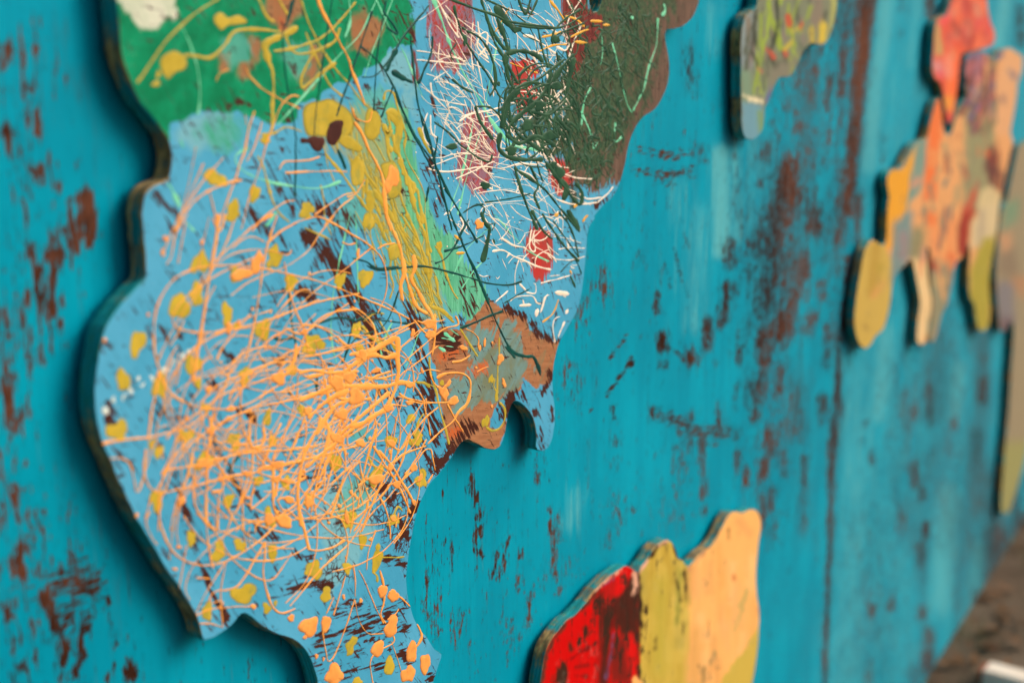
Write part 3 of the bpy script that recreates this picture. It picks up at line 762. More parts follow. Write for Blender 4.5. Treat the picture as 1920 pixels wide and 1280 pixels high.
MAIN_FIELDS = dict(
    green=[px('A', [(60, -300), (60, 300), (150, 520), (300, 720), (400, 800), (402, 720), (440, 690), (520, 655), (600, 620), (700, 620), (830, 630), (900, 650), (980, 680), (1060, 690), (1110, 670), (1140, 560), (1250, 560), (1290, 500), (1340, 470), (1480, 420), (1580, 340), (1640, 280), (1700, 250), (1760, 270), (1785, 220), (1780, 150), (1755, 100), (1755, -300)])],
    cream=[px('A', [(90, -200), (110, 0), (140, 60), (200, 110), (260, 165), (330, 158), (370, 110), (430, 100), (455, 0), (470, -200)])],
    smear=[px('A', [(580, 760), (600, 690), (700, 670), (800, 650), (835, 720), (800, 790), (700, 850), (620, 820)])],
    pale=[px('A', [(1570, 350), (1640, 280), (1740, 280), (1780, 400), (1790, 700), (1700, 520), (1600, 450)]), px('A', [(430, 740), (500, 660), (620, 620), (760, 640), (740, 800), (560, 860), (450, 800)]), px('F', [(0, 250), (250, 200), (300, 500), (100, 800), (0, 760)])],
    teal=[px('A', [(1440, 520), (1600, 470), (1720, 600), (1760, 800), (1800, 1000), (1840, 1280), (1300, 1280), (1450, 1000), (1400, 700)]), px('D', [(250, 0), (620, 0), (700, 200), (790, 480), (780, 560), (640, 560), (520, 560), (440, 400), (340, 200)]),
          px('A', [(700, 240), (800, 180), (880, 230), (860, 330), (760, 380), (690, 320)]), px('A', [(1040, 240), (1200, 250), (1200, 400), (1100, 440), (1040, 340)]), px('Q', [(850, 1080), (900, 900), (1050, 700), (1250, 620), (1350, 820), (1150, 1080), (960, 1200)]), px('Q', [(1040, 200), (1130, 110), (1240, 110), (1250, 240), (1130, 280)])],
    wash=[[(640, 205), (690, 200), (730, 260), (760, 330), (790, 420), (820, 520), (835, 590), (800, 600), (770, 520), (740, 450), (700, 380), (660, 330), (640, 270)], [(575, 200), (640, 190), (660, 250), (640, 285), (580, 260)]],
    mint=[[(718, 190), (755, 205), (775, 270), (778, 330), (800, 370), (815, 420), (832, 433), (845, 440), (868, 487), (896, 518), (913, 545), (898, 592), (873, 602), (862, 585), (845, 588), (835, 560), (800, 470), (770, 400), (745, 320), (725, 250)], px('A', [(1640, 560), (1740, 620), (1790, 900), (1840, 1280), (1700, 1280), (1740, 900), (1680, 700)]), px('D', [(690, 110), (740, 130), (800, 260), (880, 350), (935, 440), (890, 570), (815, 610), (790, 540), (740, 300)])],
    brown=[px('B', [(1080, -200), (1085, 90), (1090, 240), (1010, 290), (975, 420), (960, 560), (1000, 800), (990, 1000), (1060, 1040), (1100, 1075), (1145, 1070), (1180, 1010), (1230, 1030), (1300, 1020), (1400, 700), (1600, 500), (1800, 0), (1750, -300)])],
    dark=[px('B', [(1060, -200), (1085, 90), (1060, 260), (975, 330), (900, 420), (760, 500), (660, 600), (640, 740), (720, 820), (820, 830), (900, 900), (960, 1020), (1080, 1000), (1200, 900), (1270, 760), (1350, 640), (1410, 520), (1450, 320), (1480, 160), (1560, 60), (1590, -200)]), px('B', [(880, 900), (960, 1040), (1000, 1130), (940, 1040)])],
    red=[px('B', [(195, -60), (420, -60), (440, 60), (460, 210), (420, 330), (340, 420), (300, 380), (240, 430), (200, 290), (190, 150)]), px('B', [(400, 600), (520, 640), (560, 760), (580, 870), (540, 1010), (500, 1080), (400, 1060), (330, 970), (360, 780)])],
    scarlet=[px('D', [(1190, 50), (1230, 90), (1290, 100), (1305, 170), (1290, 300), (1240, 395), (1190, 350), (1170, 260), (1140, 215), (1160, 120)]), px('B', [(650, 340), (770, 330), (810, 400), (760, 450), (800, 560), (720, 640), (680, 620), (650, 480)]), px('B', [(880, 880), (930, 880), (1000, 1000), (960, 1090), (900, 1080), (860, 1000)])],
    maroon=[px('B', [(935, -100), (1060, -100), (1075, 60), (1165, 90), (1160, 180), (1075, 250), (1045, 370), (985, 450), (960, 430), (965, 300), (938, 180)]), px('A', [(1755, 250), (1785, 300), (1795, 430), (1785, 480), (1765, 420)]), px('A', [(1740, 80), (1775, 140), (1785, 230), (1760, 260), (1750, 150)])],
    rust=[px('A', [(960, -60), (1140, -60), (1120, 100), (1060, 170), (980, 150), (950, 60)]), px('A', [(830, 190), (910, 230), (900, 330), (850, 420), (790, 400), (810, 350), (870, 320)]), px('A', [(1210, 260), (1270, 300), (1250, 400), (1170, 470), (1140, 440), (1190, 350)]), px('A', [(1430, 70), (1500, 70), (1600, 160), (1570, 250), (1500, 320), (1430, 280), (1410, 180)]), px('A', [(690, 300), (720, 310), (740, 390), (690, 400)])],
    ember=[px('A', [(1010, 120), (1050, 80), (1060, 150), (1040, 180)]), px('D', [(650, 790), (700, 770), (790, 730), (830, 720), (760, 790), (670, 830)]), px('D', [(830, 880), (930, 830), (940, 880), (860, 900)]), px('D', [(690, 1240), (760, 1180), (820, 1200), (760, 1280)])],
    tan=[px('D', [(935, 470), (1000, 510), (1040, 545), (1150, 580), (1170, 640), (1220, 690), (1310, 718), (1345, 705), (1320, 850), (1275, 940), (1220, 975), (1190, 970), (1140, 920), (1120, 990), (1050, 1010), (1000, 1050), (950, 1150), (935, 1210), (960, 1200), (1000, 1190), (1040, 1150), (1020, 1240), (1000, 1320), (930, 1370), (860, 1330), (800, 1290), (720, 1320), (690, 1150), (650, 900), (600, 700), (560, 650), (660, 640), (790, 640), (860, 570), (900, 540)])],
    sage=[px('D', [(1010, 630), (1055, 610), (1100, 680), (1140, 790), (1160, 860), (1125, 900), (1130, 990), (1050, 1005), (980, 1060), (880, 1070), (780, 1100), (740, 950), (850, 900), (900, 850), (800, 730), (790, 660), (880, 640), (960, 700), (1030, 760)]), px('D', [(600, 560), (640, 560), (640, 650), (570, 660), (530, 600)])],
)
MAIN_WEAR = [(px(v, p), w / VIEW[v][2] / 2, s) for v, p, w, s in [
    ('C', [(1000, 0), (1150, 130), (1250, 180)], 70, .75), ('C', [(1340, 130), (1440, 230), (1520, 330), (1570, 460), (1640, 560), (1720, 720), (1800, 840)], 110, .95), ('C', [(1430, 220), (1540, 330)], 70, 1.2), ('C', [(1500, 540), (1570, 600)], 70, 1.05), ('C', [(1290, 430), (1340, 470)], 60, 1.1), ('C', [(1450, 20), (1600, 160)], 90, .6),
    ('A', [(1100, 1090), (1400, 1240)], 130, .6), ('A', [(960, 900), (1040, 1100)], 60, .5), ('A', [(330, 1090), (440, 1180)], 60, .7), ('A', [(870, 1180), (930, 1260)], 50, .95), ('A', [(1110, 1100), (1100, 1200)], 40, .9), ('A', [(1040, 830), (1090, 840)], 26, .9),
    ('D', [(500, 540), (540, 700), (580, 850), (620, 1000), (640, 1280)], 60, .85), ('D', [(480, 490), (520, 600)], 36, .9), ('D', [(560, 900), (560, 1280)], 90, .62), ('D', [(800, 390), (850, 560)], 50, .65), ('D', [(0, 230), (120, 330)], 70, .95),
    ('D', [(690, 60), (710, 100)], 26, .9), ('D', [(930, 465), (940, 470)], 16, .9), ('D', [(840, 320), (880, 390)], 30, .9), ('D', [(790, 580), (790, 640)], 26, 1.1),
    ('D', [(1040, 530), (1130, 575)], 44, 1.2), ('D', [(1175, 610), (1200, 670), (1290, 705), (1340, 712)], 38, 1.15), ('D', [(1280, 880), (1290, 930)], 30, 1.15), ('D', [(1240, 1010), (1275, 940)], 26, 1.1), ('D', [(1075, 1010), (1050, 1060), (1030, 1120)], 56, 1.3), ('D', [(1130, 1000), (1140, 1040)], 24, 1.05), ('D', [(1190, 1100), (1200, 1130)], 24, 1.1), ('D', [(1290, 1080), (1300, 1160)], 16, 1.0), ('D', [(1230, 1190), (1240, 1270)], 16, 1.0), ('D', [(810, 1190), (850, 1200), (780, 1260)], 70, 1.05), ('D', [(1000, 1060), (990, 1100)], 20, .9), ('D', [(830, 1150), (880, 1190)], 30, 1.0), ('D', [(1200, 1240), (1240, 1300)], 40, .9),
    ('E', [(550, 190), (610, 400), (650, 560), (700, 700), (780, 880), (820, 960)], 34, .92), ('E', [(600, 350), (610, 420)], 30, 1.2), ('E', [(740, 0), (830, 160), (930, 360), (1000, 480), (1120, 540)], 30, .95), ('E', [(1000, 470), (1200, 620)], 50, .7), ('E', [(200, 30), (330, 180)], 70, .45), ('E', [(780, 880), (830, 960)], 50, .8),
    ('F', [(540, 60), (620, 140)], 60, .7), ('F', [(680, 40), (700, 80)], 60, .95), ('F', [(520, 60), (600, 180)], 40, .7), ('F', [(440, 190), (470, 230)], 30, .7),
    ('C', [(215, 1060), (240, 1130)], 40, 1.15), ('C', [(210, 1150), (270, 1180)], 40, 1.15), ('C', [(510, 640), (620, 690)], 40, .8), ('C', [(850, 770), (910, 810)], 50, .85), ('C', [(480, 1050), (520, 1120)], 40, .75), ('C', [(960, 1100), (1020, 1140)], 56, .95), ('C', [(570, 330), (600, 360)], 40, .75), ('C', [(560, 0), (580, 80)], 60, .5), ('C', [(180, 730), (320, 740)], 16, .75), ('C', [(1160, 820), (1190, 830)], 50, .9), ('C', [(290, 580), (450, 480)], 80, .45), ('C', [(1730, 1000), (1800, 1040)], 60, .8), ('C', [(780, 930), (810, 960)], 50, .7), ('C', [(1880, 480), (1900, 560)], 40, .9),
    ('A', [(1880, 880), (1860, 930)], 30, 1.0), ('A', [(1700, 1040), (1715, 1070)], 24, 1.0), ('A', [(740, 600), (800, 560), (860, 590)], 30, .85), ('A', [(1060, 680), (1110, 670)], 18, .9), ('A', [(620, 610), (640, 615)], 16, .9), ('A', [(1500, 480), (1530, 490)], 20, .9), ('A', [(1710, 100), (1740, 130)], 60, .55), ('B', [(190, 880), (210, 920)], 30, 1.0), ('B', [(200, 540), (230, 640)], 26, .8), ('B', [(210, 960), (270, 1130)], 34, .62), ('B', [(1120, 1150), (1180, 1110)], 40, .9), ('B', [(260, 1080), (270, 1120)], 26, .85), ('B', [(0, 110), (100, 200)], 120, .45),
]]
MAIN_LEVEL = [(px(v, p), w / VIEW[v][2] / 2, s) for v, p, w, s in [
    ('E', [(1100, 790), (1300, 760)], 80, .6), ('E', [(1300, 770), (1350, 780)], 60, .95), ('E', [(1380, 920), (1500, 870)], 50, .75), ('E', [(1500, 960), (1750, 900)], 60, .7), ('E', [(1540, 1075), (1630, 1045)], 16, 1.3), ('E', [(1300, 1040), (1750, 980)], 60, .6), ('E', [(1640, 630), (1750, 650)], 40, .95), ('E', [(1300, 1100), (1500, 1080)], 70, .45), ('E', [(1400, 1250), (1560, 1200)], 40, .6), ('E', [(560, 900), (700, 880)], 40, .3),
    ('Q', [(560, 650), (880, 640)], 220, .5), ('Q', [(620, 760), (860, 800)], 120, .55), ('Q', [(400, 430), (480, 420)], 40, .8), ('Q', [(0, 820), (40, 900)], 60, .6), ('F', [(0, 1050), (150, 1010), (330, 960)], 50, .62), ('F', [(230, 1070), (300, 1050)], 14, 1.2), ('F', [(0, 1240), (300, 1200)], 90, .45), ('F', [(330, 620), (440, 660)], 40, .95), ('F', [(430, 1130), (450, 1150)], 40, 1.2), ('F', [(360, 1090), (370, 1120)], 20, .9), ('F', [(580, 1250), (600, 1280)], 40, 1.1), ('F', [(100, 900), (400, 880)], 50, .5), ('P', [(400, 380), (560, 440)], 40, .8), ('P', [(950, 860), (1010, 860)], 60, 1.0), ('P', [(1000, 470), (1080, 520)], 60, 1.0), ('P', [(560, 540), (680, 550)], 40, .7), ('P', [(1300, 900), (1400, 960)], 80, .6), ('P', [(1100, 880), (1130, 980)], 50, .8),
    ('P', [(1600, 220), (1700, 260)], 190, 1.25), ('P', [(1740, 130), (1780, 190)], 60, 1.3),
]]
MAIN_CRACK = [(px(v, p), w / VIEW[v][2] / 2, s) for v, p, w, s in [
    ('F', [(400, 250), (330, 400), (400, 480)], 170, .72), ('F', [(440, 420), (430, 560)], 90, .95), ('F', [(470, 400), (490, 370)], 50, 1.25), ('F', [(460, 470), (440, 600)], 40, 1.0), ('F', [(60, 700), (130, 720)], 90, .8), ('F', [(0, 780), (40, 760)], 60, .9), ('F', [(200, 260), (300, 230)], 100, .7), ('F', [(300, 280), (330, 260)], 50, 1.1), ('F', [(500, 380), (520, 330)], 30, 1.2), ('F', [(620, 150), (690, 60)], 50, .9), ('F', [(570, 120), (600, 180)], 50, .8), ('F', [(420, 450), (470, 440)], 60, 1.0), ('F', [(150, 420), (60, 620)], 120, .55), ('F', [(440, 660), (450, 720)], 26, .8),
]]
# ------------------------------------------------------------------ hand-followed paint strands (view, width in photo px, points in the view)
ORANGE = [
    ('A', 9, [(1235, -40), (1240, 0), (1260, 60), (1310, 150), (1360, 240), (1400, 310), (1430, 400), (1470, 500), (1500, 590)]), ('A', 9, [(1430, 600), (1450, 660), (1520, 680), (1540, 620)]), ('A', 10, [(1440, 680), (1480, 740), (1520, 830), (1570, 920), (1600, 1000), (1610, 1100), (1620, 1200), (1645, 1290)]), ('A', 5, [(835, 380), (860, 430), (920, 490), (1000, 540), (1080, 580), (1140, 610)]),
    ('A', 4, [(1135, 540), (1090, 535), (1040, 580), (1010, 640), (985, 710), (950, 800), (920, 920), (860, 1090), (810, 1280)]), ('A', 6, [(1020, 945), (1050, 905), (1110, 900), (1180, 895), (1250, 875)]), ('A', 6, [(1055, 965), (1150, 960), (1300, 955), (1400, 960)]), ('A', 7, [(815, 1005), (740, 1020), (640, 1060), (540, 1130), (470, 1230), (440, 1290)]), ('A', 5, [(885, 620), (850, 720), (830, 840), (800, 920), (770, 1020), (720, 1150), (670, 1290)]), ('A', 4, [(925, 680), (890, 800), (840, 900)]), ('A', 3, [(555, 820), (530, 960), (500, 1100), (470, 1200)]),
    ('A', 4, [(630, 1060), (660, 1180), (690, 1290)]), ('A', 5, [(1455, 1075), (1380, 1090), (1290, 1150), (1220, 1200)]), ('A', 4, [(1440, 1100), (1370, 1150), (1270, 1260)]), ('A', 6, [(1500, 1000), (1450, 1080), (1400, 1100)]), ('A', 5, [(870, 1290), (940, 1210), (1050, 1130), (1110, 1120)]), ('A', 4, [(600, 910), (560, 1000), (500, 1130), (450, 1270)]), ('A', 4, [(710, 880), (640, 960), (560, 1060), (480, 1190)]), ('A', 3, [(830, 640), (840, 700)]), ('A', 4, [(740, 385), (690, 410), (670, 455)]),
    ('C', 7, [(690, 310), (590, 360), (520, 450), (480, 560), (470, 680), (480, 800), (500, 870), (530, 960), (600, 1030), (700, 1075), (780, 1090), (900, 1090), (1000, 1060), (1100, 1000), (1180, 950)]), ('C', 7, [(690, 310), (780, 295), (900, 290), (1020, 300), (1150, 320), (1250, 345), (1360, 370), (1450, 400), (1560, 440), (1700, 500), (1800, 540), (1900, 590)]), ('C', 4, [(840, 270), (900, 230), (1000, 205), (1100, 205), (1200, 230)]), ('C', 9, [(830, 0), (825, 100), (810, 200), (790, 300), (770, 420), (750, 560), (720, 740), (690, 940)]),
    ('C', 6, [(870, 0), (850, 80), (830, 100), (800, 20)]), ('C', 5, [(920, 40), (880, 150), (830, 260), (780, 340), (700, 470), (670, 520)]), ('C', 6, [(1140, 0), (1040, 60), (960, 130), (870, 210), (810, 270)]), ('C', 6, [(1160, 10), (1120, 130), (1080, 290), (1060, 450), (1030, 620), (1000, 760), (980, 830)]), ('C', 4, [(1480, 10), (1400, 110), (1320, 220), (1200, 300), (1100, 340), (990, 390), (900, 460)]), ('C', 6, [(1100, 170), (1180, 100), (1270, 50), (1330, 30), (1390, 20), (1480, 60), (1580, 120), (1690, 190), (1750, 270), (1770, 370), (1760, 460), (1720, 560)]),
    ('C', 5, [(620, 0), (560, 130), (520, 230)]), ('C', 4, [(660, 0), (590, 120), (570, 230), (540, 285)]), ('C', 5, [(650, 40), (630, 140), (605, 280)]), ('C', 3, [(780, 20), (740, 190), (720, 300)]), ('C', 4, [(1690, 190), (1600, 260), (1500, 340), (1400, 410), (1300, 500), (1200, 640), (1150, 750)]), ('C', 5, [(1350, 430), (1290, 430), (1220, 490), (1130, 600), (1040, 740)]), ('C', 5, [(1200, 270), (1230, 440), (1270, 560), (1310, 660), (1330, 780)]), ('C', 4, [(590, 960), (600, 880), (610, 780)]), ('C', 3, [(600, 950), (630, 800)]), ('C', 4, [(490, 830), (560, 680), (640, 540), (760, 330)]),
    ('C', 6, [(820, 820), (860, 740), (930, 660), (1010, 560)]), ('C', 5, [(1050, 770), (1080, 820), (1160, 820), (1240, 770), (1360, 760)]), ('C', 5, [(840, 900), (960, 790), (1080, 745), (1200, 755), (1330, 790), (1480, 770), (1600, 740), (1750, 700), (1900, 620)]), ('C', 8, [(180, 1285), (300, 1262), (440, 1250), (560, 1220), (680, 1180), (760, 1110)]), ('C', 7, [(500, 880), (480, 1000), (455, 1130), (440, 1270)]), ('C', 5, [(540, 1260), (600, 1190), (720, 1110), (860, 1010), (1000, 960), (1150, 910)]), ('C', 5, [(780, 1220), (830, 1080), (890, 900), (940, 800), (1000, 740)]), ('C', 6, [(900, 1000), (1000, 960), (1160, 900), (1300, 880), (1430, 870), (1560, 830), (1800, 690), (1900, 640)]),
    ('C', 6, [(790, 1220), (900, 1140), (1050, 1080), (1200, 1050), (1350, 1010), (1500, 960)]), ('C', 4, [(690, 940), (735, 900), (730, 820)]), ('C', 4, [(1520, 160), (1560, 175), (1600, 165)]), ('C', 4, [(1240, 200), (1230, 225), (1200, 235)]), ('C', 5, [(640, 590), (600, 680), (560, 740)]), ('C', 4, [(1060, 50), (1140, 10)]), ('C', 4, [(905, 200), (960, 150), (1020, 130), (1090, 160)]), ('C', 5, [(1500, 700), (1560, 740), (1640, 710)]), ('C', 6, [(1170, 960), (1170, 880), (1210, 830)]), ('C', 5, [(485, 1195), (550, 1180)]), ('C', 6, [(1210, 640), (1300, 670), (1420, 590), (1560, 500)]), ('C', 5, [(940, 1180), (950, 1230), (1000, 1250), (1020, 1180), (1010, 1090)]),
    ('E', 6, [(210, 110), (280, 110), (320, 150), (340, 230), (350, 280), (370, 260), (400, 150)]), ('E', 9, [(480, 195), (500, 175), (560, 160), (680, 140), (780, 110), (900, 85), (1050, 65)]), ('E', 7, [(400, 60), (390, 180), (420, 260), (480, 285), (570, 270), (700, 240), (820, 205), (950, 185), (1100, 150), (1250, 110), (1400, 70)]), ('E', 8, [(640, 0), (560, 80), (500, 180), (470, 300), (465, 400), (490, 500), (530, 580), (600, 640), (690, 665), (800, 650), (900, 600), (1000, 530), (1080, 450)]), ('E', 5, [(700, 0), (720, 150), (715, 300), (715, 450), (730, 600), (750, 680)]), ('E', 5, [(650, 150), (650, 280), (670, 380), (740, 460), (800, 560), (860, 640), (930, 700), (1020, 745), (1080, 720), (1160, 600)]), ('E', 3, [(900, 100), (900, 300), (910, 470), (920, 600)]), ('E', 5, [(960, 60), (955, 130), (910, 270), (870, 390)]),
    ('E', 7, [(980, 50), (1060, 150), (1060, 300), (1080, 420)]), ('E', 6, [(1020, 540), (1020, 610), (1010, 700), (1030, 800), (1060, 880), (1110, 915), (1180, 890)]), ('E', 6, [(730, 860), (740, 820), (780, 795), (820, 795), (880, 770), (930, 700), (1000, 580), (1020, 540)]), ('E', 5, [(740, 865), (790, 850), (805, 862), (780, 888), (860, 882), (960, 880)]), ('E', 5, [(660, 930), (720, 900), (800, 885)]), ('E', 6, [(680, 970), (740, 970), (800, 990)]), ('E', 3, [(800, 990), (790, 800), (820, 640)]), ('E', 3, [(820, 640), (780, 700), (700, 830), (660, 920)]), ('E', 5, [(1150, 880), (1250, 760), (1320, 680), (1450, 560), (1530, 450)]), ('E', 8, [(1240, 580), (1300, 590), (1380, 570), (1440, 530)]), ('E', 9, [(1200, 200), (1190, 330), (1220, 450), (1250, 580)]),
    ('E', 7, [(1080, 330), (1110, 315), (1150, 330), (1200, 340)]), ('E', 4, [(1490, 830), (1490, 730), (1480, 660)]), ('E', 5, [(1440, 720), (1410, 820), (1380, 920)]), ('E', 4, [(1510, 690), (1550, 770), (1600, 890), (1640, 970)]), ('E', 5, [(1325, 930), (1320, 1000), (1340, 1130), (1355, 1165), (1390, 1120), (1440, 990), (1490, 840)]), ('E', 3, [(1490, 850), (1510, 950), (1560, 1020), (1640, 1020)]), ('E', 7, [(1620, 690), (1640, 770), (1640, 860), (1625, 920), (1650, 970)]), ('E', 5, [(1690, 1030), (1690, 1070), (1600, 1120), (1570, 1180), (1585, 1290)]), ('E', 3, [(1680, 1060), (1710, 1150), (1740, 1240)]), ('E', 4, [(1660, 950), (1700, 920), (1720, 890)]), ('E', 5, [(1550, 690), (1560, 600), (1600, 480)]),
    ('E', 4, [(945, 370), (960, 360), (1040, 300)]), ('E', 4, [(945, 370), (950, 300), (980, 200)]), ('E', 4, [(660, 730), (740, 735)]), ('E', 4, [(1340, 920), (1380, 830)]), ('E', 4, [(970, 500), (980, 450), (1060, 430)]), ('E', 4, [(580, 330), (560, 480), (570, 570)]), ('E', 4, [(610, 560), (590, 680), (570, 790)]), ('E', 5, [(420, 380), (400, 440), (430, 520), (460, 560)]), ('E', 4, [(490, 180), (540, 60), (560, 0)]), ('E', 4, [(400, 160), (430, 60), (440, 0)]), ('E', 3, [(520, 640), (540, 480), (570, 360), (650, 100)]), ('E', 4, [(730, 520), (800, 490), (890, 470)]),
    ('F', 8, [(505, 970), (530, 1030), (510, 1080), (480, 1110)]), ('F', 7, [(360, 800), (400, 820), (440, 850), (470, 880)]), ('F', 6, [(600, 170), (585, 100), (575, 60), (540, 70), (500, 130), (440, 190)]), ('F', 5, [(560, 240), (590, 190)]), ('F', 4, [(410, 390), (395, 470)]),
    ('D', 13, [(360, -10), (400, 80), (440, 170), (460, 250), (470, 330), (450, 400), (460, 490)]), ('D', 12, [(520, 230), (530, 300), (510, 370), (550, 440), (580, 500), (620, 560), (640, 620)]), ('D', 10, [(470, 330), (500, 420), (540, 520), (600, 560)]), ('D', 8, [(640, 620), (600, 620), (540, 600)]), ('D', 9, [(640, 560), (640, 700), (625, 790)]), ('D', 7, [(620, 690), (570, 650), (520, 590)]), ('D', 6, [(640, 680), (700, 640), (770, 620), (755, 570)]), ('D', 9, [(650, 920), (700, 895), (780, 890), (830, 920), (840, 980), (820, 1060), (770, 1110), (740, 1160), (680, 1210), (600, 1285)]), ('D', 8, [(710, 1060), (740, 1120), (770, 1170), (800, 1220)]), ('D', 7, [(740, 1050), (640, 1055), (560, 1060), (480, 1030), (440, 1000)]), ('D', 8, [(650, 960), (690, 1000), (700, 1050)]),
    ('D', 6, [(810, 645), (850, 660), (885, 700), (880, 745)]), ('D', 7, [(735, 830), (790, 822), (840, 790)]), ('D', 4, [(875, 885), (910, 865), (940, 855)]), ('D', 7, [(690, 975), (730, 945)]), ('D', 5, [(640, 640), (560, 650), (500, 700), (440, 760)]), ('D', 4, [(640, 680), (560, 750), (470, 830), (430, 870)]), ('D', 5, [(320, 200), (360, 175), (420, 165)]), ('D', 4, [(560, 770), (560, 830)]), ('D', 4, [(600, 560), (650, 600), (700, 590)]),
    ('P', 6, [(0, 410), (150, 400), (350, 350), (600, 270), (800, 190), (1000, 120), (1200, 60), (1300, 20)]), ('P', 12, [(0, 600), (150, 560), (350, 590), (500, 580), (650, 620)]), ('P', 11, [(500, 580), (650, 470), (820, 350), (960, 270), (1090, 180)]), ('P', 12, [(1090, 180), (1110, 300), (1100, 420), (1110, 560), (1090, 700), (1050, 830), (990, 960)]), ('P', 14, [(640, 440), (760, 400), (860, 390), (980, 420), (1100, 380)]), ('P', 16, [(420, 620), (500, 720), (620, 740), (800, 740), (980, 740), (1100, 700), (1250, 700)]), ('P', 12, [(0, 900), (150, 840), (330, 760), (420, 700)]), ('P', 13, [(100, 1100), (250, 950), (400, 850), (560, 780)]), ('P', 12, [(200, 1280), (300, 1100), (420, 950), (560, 900)]), ('P', 12, [(450, 1280), (600, 1150), (760, 1020), (900, 900), (1020, 800)]),
    ('P', 13, [(560, 1180), (700, 1160), (850, 1060), (980, 1000)]), ('P', 4, [(1120, 640), (1200, 560), (1290, 570), (1330, 620), (1290, 690), (1230, 700)]), ('P', 6, [(1100, 850), (1200, 870), (1350, 900), (1500, 920), (1650, 920)]), ('P', 5, [(1120, 320), (1280, 200), (1380, 110), (1500, 20)]), ('P', 5, [(1150, 600), (1300, 490), (1420, 400), (1500, 330), (1560, 280)]), ('P', 5, [(1260, 700), (1320, 770), (1380, 860), (1400, 910), (1410, 1000), (1440, 1100), (1470, 1290)]), ('P', 5, [(1460, 560), (1480, 640), (1520, 710), (1580, 770)]), ('P', 6, [(1280, 1285), (1400, 1100), (1560, 970)]), ('P', 4, [(400, 220), (450, 260), (520, 290)]), ('P', 4, [(1360, 280), (1370, 360)]), ('P', 5, [(1330, 600), (1450, 555), (1580, 570)]), ('P', 4, [(1180, 460), (1300, 360), (1400, 270)]),
    ('Q', 9, [(1310, 330), (1400, 480), (1480, 600), (1570, 740), (1640, 880), (1720, 1085)]), ('Q', 8, [(1360, 380), (1500, 530), (1600, 690), (1690, 830), (1760, 960)]), ('Q', 6, [(1560, 780), (1650, 690), (1730, 560), (1800, 450), (1860, 330), (1900, 255)]), ('Q', 5, [(1640, 700), (1700, 650), (1770, 580)]), ('Q', 8, [(1480, 620), (1400, 700), (1380, 800), (1260, 930), (1230, 1050), (1150, 1200), (1090, 1285)]), ('Q', 6, [(1560, 800), (1450, 930), (1330, 1040), (1240, 1150), (1200, 1250)]), ('Q', 7, [(1900, 330), (1780, 370), (1640, 430), (1550, 500), (1500, 530)]), ('Q', 6, [(1530, 340), (1620, 370), (1740, 200), (1850, 70), (1900, 15)]), ('Q', 11, [(720, 0), (700, 120), (620, 250), (540, 420), (510, 560), (470, 720), (470, 900), (490, 1100), (510, 1230)]), ('Q', 7, [(540, 40), (470, 200), (400, 370), (340, 530)]), ('Q', 6, [(370, 40), (300, 250), (220, 400), (180, 500)]),
    ('Q', 9, [(0, 600), (150, 560), (300, 540), (450, 510), (600, 470), (750, 440), (900, 400), (1050, 350), (1200, 310)]), ('Q', 8, [(0, 360), (60, 440), (150, 520)]), ('Q', 6, [(0, 330), (70, 320), (100, 230)]), ('Q', 11, [(200, 540), (190, 700), (190, 900), (200, 1030), (280, 1130)]), ('Q', 8, [(300, 560), (240, 750), (210, 900)]), ('Q', 8, [(0, 620), (120, 660), (270, 710), (430, 740), (560, 680)]), ('Q', 6, [(870, 100), (790, 260), (770, 380), (700, 600), (660, 830), (610, 1080)]), ('Q', 10, [(1100, 120), (960, 240), (840, 340), (700, 440), (560, 580)]), ('Q', 5, [(830, 480), (900, 700), (950, 850), (1000, 1020), (1030, 1200)]), ('Q', 9, [(1160, 500), (1040, 620), (960, 770), (890, 960), (830, 1130)]), ('Q', 6, [(1150, 480), (1180, 640), (1240, 860), (1290, 950)]),
    ('Q', 5, [(1560, 0), (1550, 150), (1520, 330), (1500, 500)]), ('Q', 5, [(640, 1060), (760, 880), (900, 700), (1060, 560), (1200, 430)]), ('Q', 5, [(230, 920), (290, 1040), (370, 1060), (480, 1160)]), ('Q', 5, [(480, 1000), (560, 1060), (620, 1120), (700, 1160)]), ('Q', 5, [(600, 860), (660, 830), (760, 880)]), ('Q', 5, [(380, 870), (480, 700), (560, 520)]), ('Q', 4, [(600, 1100), (640, 1140), (730, 1075)]), ('Q', 4, [(1060, 640), (1110, 655), (1165, 665)]), ('Q', 4, [(1560, 870), (1680, 810), (1790, 720)]), ('Q', 5, [(1460, 800), (1480, 770), (1560, 740)]),
    ('R', 7, [(800, 0), (800, 180), (770, 400), (760, 620), (760, 800), (750, 1000), (755, 1200)]), ('R', 7, [(220, 1280), (240, 950), (300, 800), (390, 560), (560, 340), (670, 230)]), ('R', 7, [(650, 620), (610, 780), (610, 900), (640, 1020), (720, 1150), (800, 1240), (870, 1280)]), ('R', 6, [(940, 240), (1000, 150), (1110, 50)]), ('R', 7, [(1120, 0), (1140, 120), (1200, 220)]), ('R', 9, [(1390, 100), (1400, 230), (1360, 330), (1270, 340), (1230, 220), (1240, 0)]), ('R', 7, [(780, 190), (870, 130), (1020, 0)]), ('R', 7, [(1080, 1080), (1180, 880), (1250, 720), (1270, 400)]), ('R', 5, [(1250, 1040), (1350, 960), (1470, 850)]), ('R', 4, [(1250, 1040), (1260, 900), (1300, 800)]), ('R', 5, [(1130, 800), (1140, 720), (1080, 660), (1010, 670)]), ('R', 7, [(820, 870), (830, 830), (900, 840)]),
